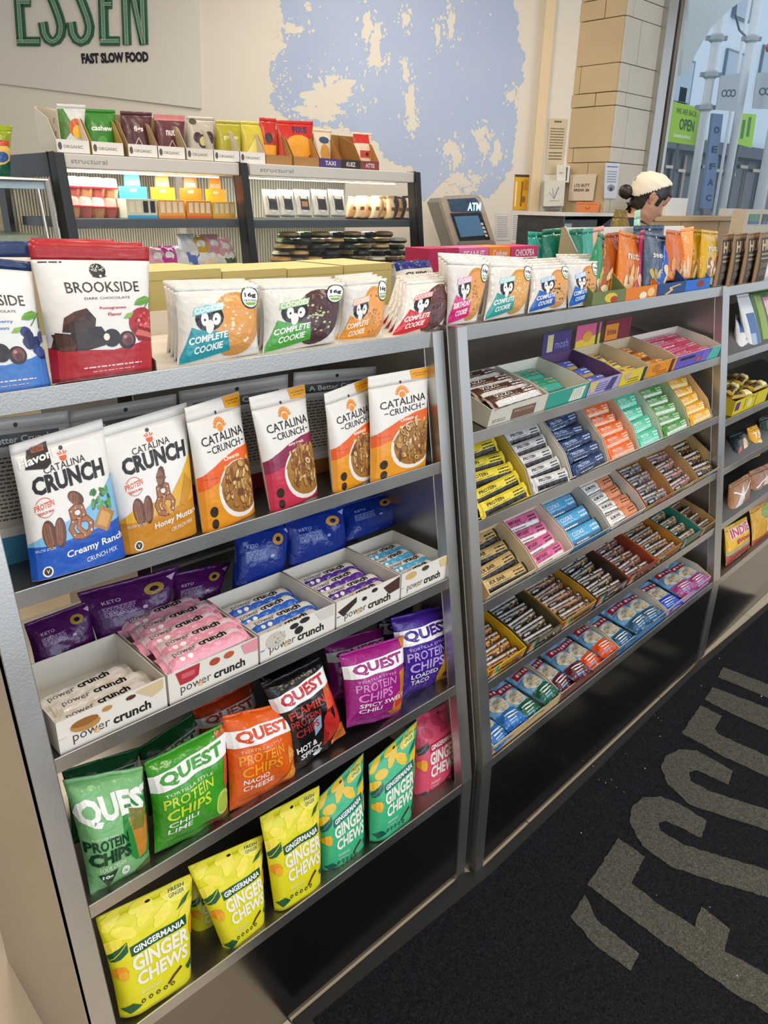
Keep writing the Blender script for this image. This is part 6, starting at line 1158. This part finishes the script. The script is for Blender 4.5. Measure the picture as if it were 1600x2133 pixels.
def hp_(tt, ph, off=0):
    c, s = math.cos(ph), math.sin(ph); w = itp(WID, tt)+off; fr_ = itp(FRO, tt)+off; bk_ = itp(BAK, tt)+off
    base = itp([(-.118, .04), (-.1, .062), (-.05, .076), (0, .080), (.05, .090), (.08, .076), (.105, .048), (.12, .006)], tt)+off
    if c > 0:
        sharp = max(0, 1-(abs(ph)/.34)**2) if abs(ph) < .34 else 0
        x = c*(base+(fr_-base)*sharp)
        eye = math.exp(-((abs(ph)-.42)/.14)**2-((tt-.004)/.012)**2)*.006; x -= eye*(1 if off < .003 else 0)
    else: x = c*bk_
    return x, s*w
def head_pt(tt, ph, off=0):
    x, y = hp_(tt, ph, off); return E0+FF*(x-.0)+SD*y+HU*tt
wom = thing('person', 'person in a navy top and cream head scarf, bowed head in profile, behind the counter', 'person', Vector((E0.x, E0.y, 0))-FX*.07)
n = 28; V = []; Fc = []; rings = []
phs = [2*math.pi*k/n for k in range(n)]; phs = [p if p <= math.pi else p-2*math.pi for p in phs]
base_ = Vector((wom.location.x, wom.location.y, 0))
def bring(cx, z, rx, ry): rings.append([base_+FX*(cx+rx*math.cos(p))+SD*(ry*math.sin(p))+UP*z for p in phs])
eh = E0.z
for cx, z, rx, ry in ((0, .02, .09, .13), (0, .5, .09, .14), (0, .9, .11, .17), (0, 1.0, .1, .15), (0, 1.12, .10, .145), (-.03, eh-.30, .105, .16), (-.05, eh-.2, .1, .175), (-.055, eh-.155, .085, .15), (-.05, eh-.13, .065, .09), (-.03, eh-.105, .052, .056), (.0, eh-.095, .046, .048)): bring(cx, z, rx, ry)
rings.append([(E0+FF*(-.02+.05*math.cos(p))+SD*(.048*math.sin(p))+HU*-.105) for p in phs])
for k in range(34):
    tt = -.1+.2195*k/33; rings.append([head_pt(tt, p) for p in phs])
for R_i in rings: V += list(R_i)
for i in range(len(rings)-1):
    for k in range(n): Fc.append((i*n+k, i*n+(k+1) % n, (i+1)*n+(k+1) % n, (i+1)*n+k))
Fc += [tuple(range(n))[::-1], tuple((len(rings)-1)*n+k for k in range(n))]
mb = MB(); mb.add(V, Fc, '#c9977c')
sh = base_-FX*.045+UP*(eh-.21)
for s_ in (1, -1):                       # arms reaching forward and down to the counter, with five fingers each
    A0 = sh+SD*.16*s_; A1 = A0+FX*.06-UP*.25+SD*.02*s_; A2 = A1+FX*.2-UP*.04-SD*.05*s_; A3 = A2+FX*.05-UP*.01
    mb.tube([A0, A0.lerp(A1, .5), A1, A1.lerp(A2, .5), A2, A3, A3+FX*.04], [.045, .042, .036, .031, .024, .03, .026], '#c9977c', 12)
    for f_, (ln, oo) in enumerate(((.06, .024), (.072, .01), (.068, -.004), (.055, -.018))): b0 = A3+FX*.035+SD*oo; mb.tube([b0, b0+FX*ln*.5-UP*.004, b0+FX*ln*.85-UP*.018, b0+FX*ln-UP*.034], [.0085, .008, .0075, .006], '#c9977c', 8)
    b0 = A2+FX*.02-SD*.022*s_; mb.tube([b0, b0+FX*.025-SD*.018*s_-UP*.008, b0+FX*.05-SD*.022*s_-UP*.018], [.01, .009, .007], '#c9977c', 8)
# ear, brow and mouth details on the face
eo = E0+SD*.071+FF*-.004
mb.tube([eo+HU*.022+FF*.004, eo+HU*.02-FF*.014+SD*.006, eo-FF*.018+SD*.009, eo-HU*.018-FF*.008+SD*.005, eo-HU*.026+FF*.002], [.005, .0055, .005, .005, .005], '#c9977c', 8)
mb.prism([eo+HU*.02, eo+HU*.02-FF*.012, eo-FF*.016, eo-HU*.02-FF*.004, eo+FF*.002], SD*.006, '#c9977c')
mb.obj('body', SKIN, wom, True)
def patch(name, mat, pred, off, t0=-.118, t1=.1199, nt=60, npn=72, sol=.004):
    V = []; Fc = []; idx = {}
    ts = [t0+(t1-t0)*i/nt for i in range(nt+1)]; ps = [2*math.pi*k/npn-math.pi for k in range(npn)]
    for i, tt in enumerate(ts):
        for k, p in enumerate(ps): V.append(head_pt(tt, p, off))
    for i in range(nt):
        for k in range(npn):
            tt = (ts[i]+ts[i+1])/2; p = ps[k]+math.pi/npn; x, y = hp_(tt, p)
            if pred(tt, x, y): Fc.append((i*npn+k, i*npn+(k+1) % npn, (i+1)*npn+(k+1) % npn, (i+1)*npn+k))
    used = sorted({j for f in Fc for j in f}); m = {j: i for i, j in enumerate(used)}
    o = mk(name, [V[j] for j in used], [tuple(m[j] for j in f) for f in Fc], None, mat, wom, True)
    sm = o.modifiers.new('thick', 'SOLIDIFY'); sm.thickness = sol; sm.offset = 1; return o
hairp = lambda t, x, y: (x < .078 and t > .047) or (x < .055 and t > .02 and abs(y) > .03) or (.018 < x < .04 and t > -.02 and abs(y) > .05) or (x < .02 and t > -.035 and not (abs(y) > .055 and -.03 < x < .02 and t < .025)) or (x < -.02 and t > -.075) or t > .062
patch('hair', HAIR, hairp, .004)
patch('head_scarf', CLOTH, lambda t, x, y: t-1.22*x > .05 and t > -.03 and x > -.1, .0125, sol=.006)
bun = E0-FF*.116-HU*.03; mb = MB(); mb.lathe((0, 0, 0), [(.006, -.03), (.024, -.026), (.035, -.008), (.035, .012), (.022, .028), (.005, .034)], '#231814', 14)
mb.V = [bun+FF*v.x+SD*v.y+HU*v.z for v in mb.V]; mb.obj('hair_bun', HAIR, wom, True)
mb = MB(); lk = E0-FF*.07-HU*.06; mb.tube([lk, lk-UP*.03-FX*.004, lk-UP*.06+FX*.006], [.02, .014, .004], '#231814', 8); mb.obj('hair_lock', HAIR, wom, True)
for s_ in (1, -1):
    ex_, ey_ = hp_(.004, .42*s_); c0 = E0+FF*(ex_+.001)+SD*ey_+HU*.004
    mb = MB(); mb.tube([c0-SD*.012*s_*-1+FF*-.004, c0+FF*.002+HU*.001, c0-SD*.012*s_+FF*.003], .0022, '#2a1c18', 6); mb.obj('eyelid', HAIR, wom)
    mb = MB(); c1 = c0+HU*.02; mb.tube([c1+SD*.014*s_-FF*.006, c1+HU*.003+FF*.001, c1-SD*.012*s_+FF*.004], .002, '#2a1c18', 6); mb.obj('eyebrow', HAIR, wom)
mb = MB(); c0 = E0+FF*.0815-HU*.068; mb.tube([c0+SD*.018-FF*.009, c0+SD*.008, c0+FF*.002, c0-SD*.008, c0-SD*.018-FF*.009], [.002, .0035, .004, .0035, .002], '#a05a54', 8); mb.obj('lips', Mt('lips', '#a8605a', rough=.45), wom, True)
def shell(name, mat, spec, extra=None):
    mb = MB(); rs = []
    for cx, z, rx, ry in spec: rs.append([base_+FX*(cx+rx*math.cos(p))+SD*(ry*math.sin(p))+UP*z for p in phs])
    Vv = [p for R0 in rs for p in R0]; Ff = []
    for i in range(len(rs)-1):
        for k in range(n): Ff.append((i*n+k, i*n+(k+1) % n, (i+1)*n+(k+1) % n, (i+1)*n+k))
    mb.add([v for v in Vv], Ff, '#fff')
    if extra: extra(mb)
    return mb.obj(name, mat, wom, True)
def sleeves(mb):
    for s_ in (1, -1):
        A0 = sh+SD*.15*s_+UP*.01; A1 = A0+FX*.06-UP*.25+SD*.02*s_; mb.tube([A0-SD*.04*s_+UP*.03, A0, A0.lerp(A1, .5), A1], [.03, .056, .053, .05], '#fff', 14, False)
shell('shirt', NAVY, ((0, .88, .125, .185), (0, 1.0, .118, .165), (0, 1.12, .115, .16), (-.03, eh-.30, .12, .175), (-.05, eh-.2, .115, .188), (-.055, eh-.15, .1, .165), (-.052, eh-.12, .08, .105), (-.035, eh-.095, .066, .07), (-.028, eh-.085, .062, .062)), sleeves)
shell('trousers', TROU, ((0, .02, .1, .145), (0, .5, .11, .16), (0, .9, .12, .18)))
mb = MB()
for s_ in (1, -1): c0 = base_+SD*.07*s_; mb.tube([c0-FX*.06+UP*.03, c0+FX*.05+UP*.035, c0+FX*.17+UP*.025], [.035, .04, .025], '#111', 12)
mb.obj('shoes', 'rubber', wom, True)
P = [BC.hit(1272, 500, .86), BC.hit(1312, 500, .88), BC.hit(1308, 438, .9), BC.hit(1280, 436, .9)]; P[0].z = P[1].z = 1.235
pouch('crumpled_bag', 'crumpled olive brown bag standing left of the bowed person', 'snack bag', BC, P, .06, '#7a6428', [('r', .3, .3, .6, .4, '#c8b880')], kind='pillow', seed=330, wr=.3, mat='foil')
P = [BC.hit(1325, 500, .84), BC.hit(1345, 500, .85), BC.hit(1334, 436, .87), BC.hit(1322, 440, .87)]; P[0].z = P[1].z = 1.235
pouch('mint_packet', 'slim pale mint packet upright in front of the navy top', 'snack packet', BC, P, .02, '#a8dcc0', [('e', .5, .85, .12, .04, '#e8f4ec', 8)], seed=331, wr=.1)
# ---------------------------------------------------------------- street outside the window
tile_ = MB(); tile_.box(Fr(0, 0, 0), 4.2, 30, 2.6, 26, -.08, -.02, '#8a8c8c'); structure(tile_.obj('floor_street', 'matte'))
EX = Fr(0, 3.3, 0); FA = Fr(0, 7.5, 0)
def eb(mb, px0, py0, px1, py1, v, d, c, fr=FA):
    A = fr.hu(px0, py1, v); B = fr.hu(px1, py0, v); mb.box(fr, A[0], B[0], v, v+d, min(A[2], B[2]), max(A[2], B[2]), c)
bl = thing('far_building', 'pale blue white building with dark windows and glass shop front across the street', 'building', (20, 8, 0))
mb = MB(); zsp = FA.hu(1480, 308, 0)[2]; mb.box(FA, 8, 34, .3, 3, zsp, 16, '#dce9f4'); mb.obj('wall', 'matte', bl)
mb = MB(); mb.box(FA, 8, 34, .35, 3, 0, zsp, '#39414a'); mb.obj('shop_front', 'film', bl)
mb = MB(); mb.box(FA, 8, 34, -.1, .3, zsp-.12, zsp+.12, '#5a6068'); mb.obj('canopy', 'matte', bl)
for a, b, c, d_ in ((1398, 128, 1450, 212), (1410, 180, 1435, 215), (1506, 115, 1562, 175), (1528, -60, 1580, 35), (1575, 110, 1640, 200), (1440, -80, 1480, -20)):
    mb = MB(); eb(mb, a, b, c, d_, .24, .1, '#66788a'); w_ = mb.obj('window', 'film', bl)
    mb = MB(); eb(mb, a+3, b+4, c-3, d_-4, .22, .02, '#a8bccc'); mb.obj('pane', 'film', w_)
r = R_(21)
for k in range(11):
    a = 1385+k*26; mb = MB(); eb(mb, a, 318+(k % 2)*6, a+22, 440, .3, .04, r.choice(['#55697a', '#3c4852', '#7a8e9c', '#a89078', '#4a5a64', '#8ab0c8'])); w_ = mb.obj('window', 'film', bl)
    mb = MB(); eb(mb, a+2, 345+k % 3*8, a+18, 350+k % 3*8, .27, .02, '#e8d8b8'); mb.obj('shop_shelf', 'matte', w_)
def steelpost(px, py0, r_, lab, v=0, top=6.2, fit=True):
    p = EX.hit(px, py0, v); t = thing('steel_post', lab, 'post', (p.x, p.y, 0), 'white steel posts outside the window')
    mb = MB(); mb.tube([(p.x, p.y, 0), (p.x, p.y, top)], r_, '#f0f4f6', 16); mb.obj('tube', 'film', t, True)
    if fit:
        for py in fit:
            z = EX.hit(px, py, v).z; mb = MB(); mb.lathe((p.x, p.y, z), [(r_*1.1, 0), (r_*1.7, .02), (r_*1.7, .06), (r_*1.1, .08)], '#b8c0c4', 16); mb.box(Fr(p.x, p.y, -YAW), -r_*2.4, r_*2.4, -.02, .02, z+.02, z+.06, '#9aa2a8'); mb.obj('collar', 'film', t)
steelpost(1480, 160, .045, 'white steel post with collars, leftmost outside the window', 0, fit=(85, 165, 235))
steelpost(1552, 160, .045, 'white steel post in the middle outside, right of the first', .15, fit=(85,))
steelpost(1545, 100, .018, 'thin white rod outside between two thick posts', .5, fit=None)
steelpost(1600, 330, .06, 'thick white post at the right photo edge outside', -.3, fit=None)
arc = [(1418, 158), (1432, 150), (1452, 108), (1480, 60), (1520, 20), (1575, -20), (1640, -50), (1640, -120), (1540, -90), (1440, -60), (1434, 40), (1424, 100)]
mb = MB(); mb.prism([EX.hit(x, y, -.6) for x, y in arc], EX.V*.2, '#cfdad8'); tag(mb.obj('curved_arch', 'film'), 'pale grey green curved arch panel at the upper left of the window view', 'arch')
for i, (P, lab) in enumerate(((((1492, 228), (1535, 232), (1543, 152), (1502, 158)), 'grey white banner with knot emblem hanging between posts outside'), (((1568, 226), (1625, 228), (1630, 148), (1578, 152)), 'second grey white banner with emblem, cut by the right photo edge'))):
    Q = [EX.hit(x, y, -.12) for x, y in P]; mb = MB(); mb.prism(Q, EX.V*.01, '#bcc6ca')
    em = [('s', ell(cx_, .48, .11, .09, 14)+[ell(cx_, .48, .11, .09, 14)[0]], .045, '#44484e') for cx_ in (.28, .5, .72)]
    drape(mb, art2d(None, em, 3, 3), lambda a, b: (Q[0]*(1-a)+Q[1]*a)*(1-b)+(Q[3]*(1-a)+Q[2]*a)*b, lambda a, b: -EX.V, e0=.002); tag(mb.obj('banner', 'matte'), lab, 'banner', 'banners outside')
def esign(P, v, c, spec, lab, name='street_sign'):
    Q = [EX.hit(x, y, v) for x, y in P]; m_ = (Q[0]+Q[1])/2; t = thing(name, lab, 'sign', (m_.x, m_.y+.06, 0)); mb = MB(); mb.prism(Q, EX.V*.03, c); mb.obj('board', 'matte', t)
    mb = MB(); drape(mb, art2d(None, spec, 3, 3), lambda a, b: (Q[0]*(1-a)+Q[1]*a)*(1-b)+(Q[3]*(1-a)+Q[2]*a)*b, lambda a, b: -EX.V, e0=.003); mb.obj('lettering', 'matte', t)
    mb = MB(); mb.tube([(m_.x, m_.y+.06, 0), (m_.x, m_.y+.06, (Q[0].z+Q[3].z)/2)], .02, '#5a6064', 8); mb.obj('pole', 'film', t)
esign([(1393, 295), (1452, 304), (1462, 225), (1404, 212)], .5, '#b6e61c', [('t', 'WE ARE BACK', .12, .74, .85, .88, '#3a5a14', .0), ('t', 'OPEN', .28, .34, .8, .64, '#2c5a3a', .02), ('r', .12, .14, .72, .22, '#e8f8c0')], 'bright lime green sign reading OPEN outside the window')
esign([(1528, 298), (1566, 308), (1576, 238), (1538, 236)], 1.2, '#9ccf3a', [('r', .3, .2, .45, .8, '#4a7a3a'), ('r', .6, .3, .75, .9, '#4a7a3a')], 'dull green sign seen through the posts outside')
esign([(1462, 434), (1484, 434), (1507, 238), (1486, 236)], .3, '#7c94b8', [('t', k_, .25, y_, .8, y_+.07, '#2a3a5a', .03) for k_, y_ in (('C', .08), ('A', .25), ('F', .42), ('E', .6), ('O', .8))], 'slanted blue grey banner strip with dark letters behind the first post')
mb = MB(); P = EX.hit(1598, 98, -.2); mb.prism([P, P+Vector((.05, 0, -.04)), P+Vector((.06, 0, .05))], EX.V*.02, '#d0402c'); mb.prism([P+Vector((.05, 0, -.04)), P+Vector((.11, 0, -.02)), P+Vector((.06, 0, .05))], EX.V*.02, '#2c4a9a'); tag(mb.obj('street_pennant', 'matte'), 'small red and blue pennant at the upper right photo edge', 'pennant')
mb = MB(); C0 = [EX.hit(x, y, .3) for x, y in ((1536, -10), (1532, 30), (1540, 62), (1556, 78), (1575, 86))]; mb.tube(C0, .012, '#6a7278', 8); tag(mb.obj('cable', 'film'), 'thin grey curved cable looping between the posts outside', 'cable')
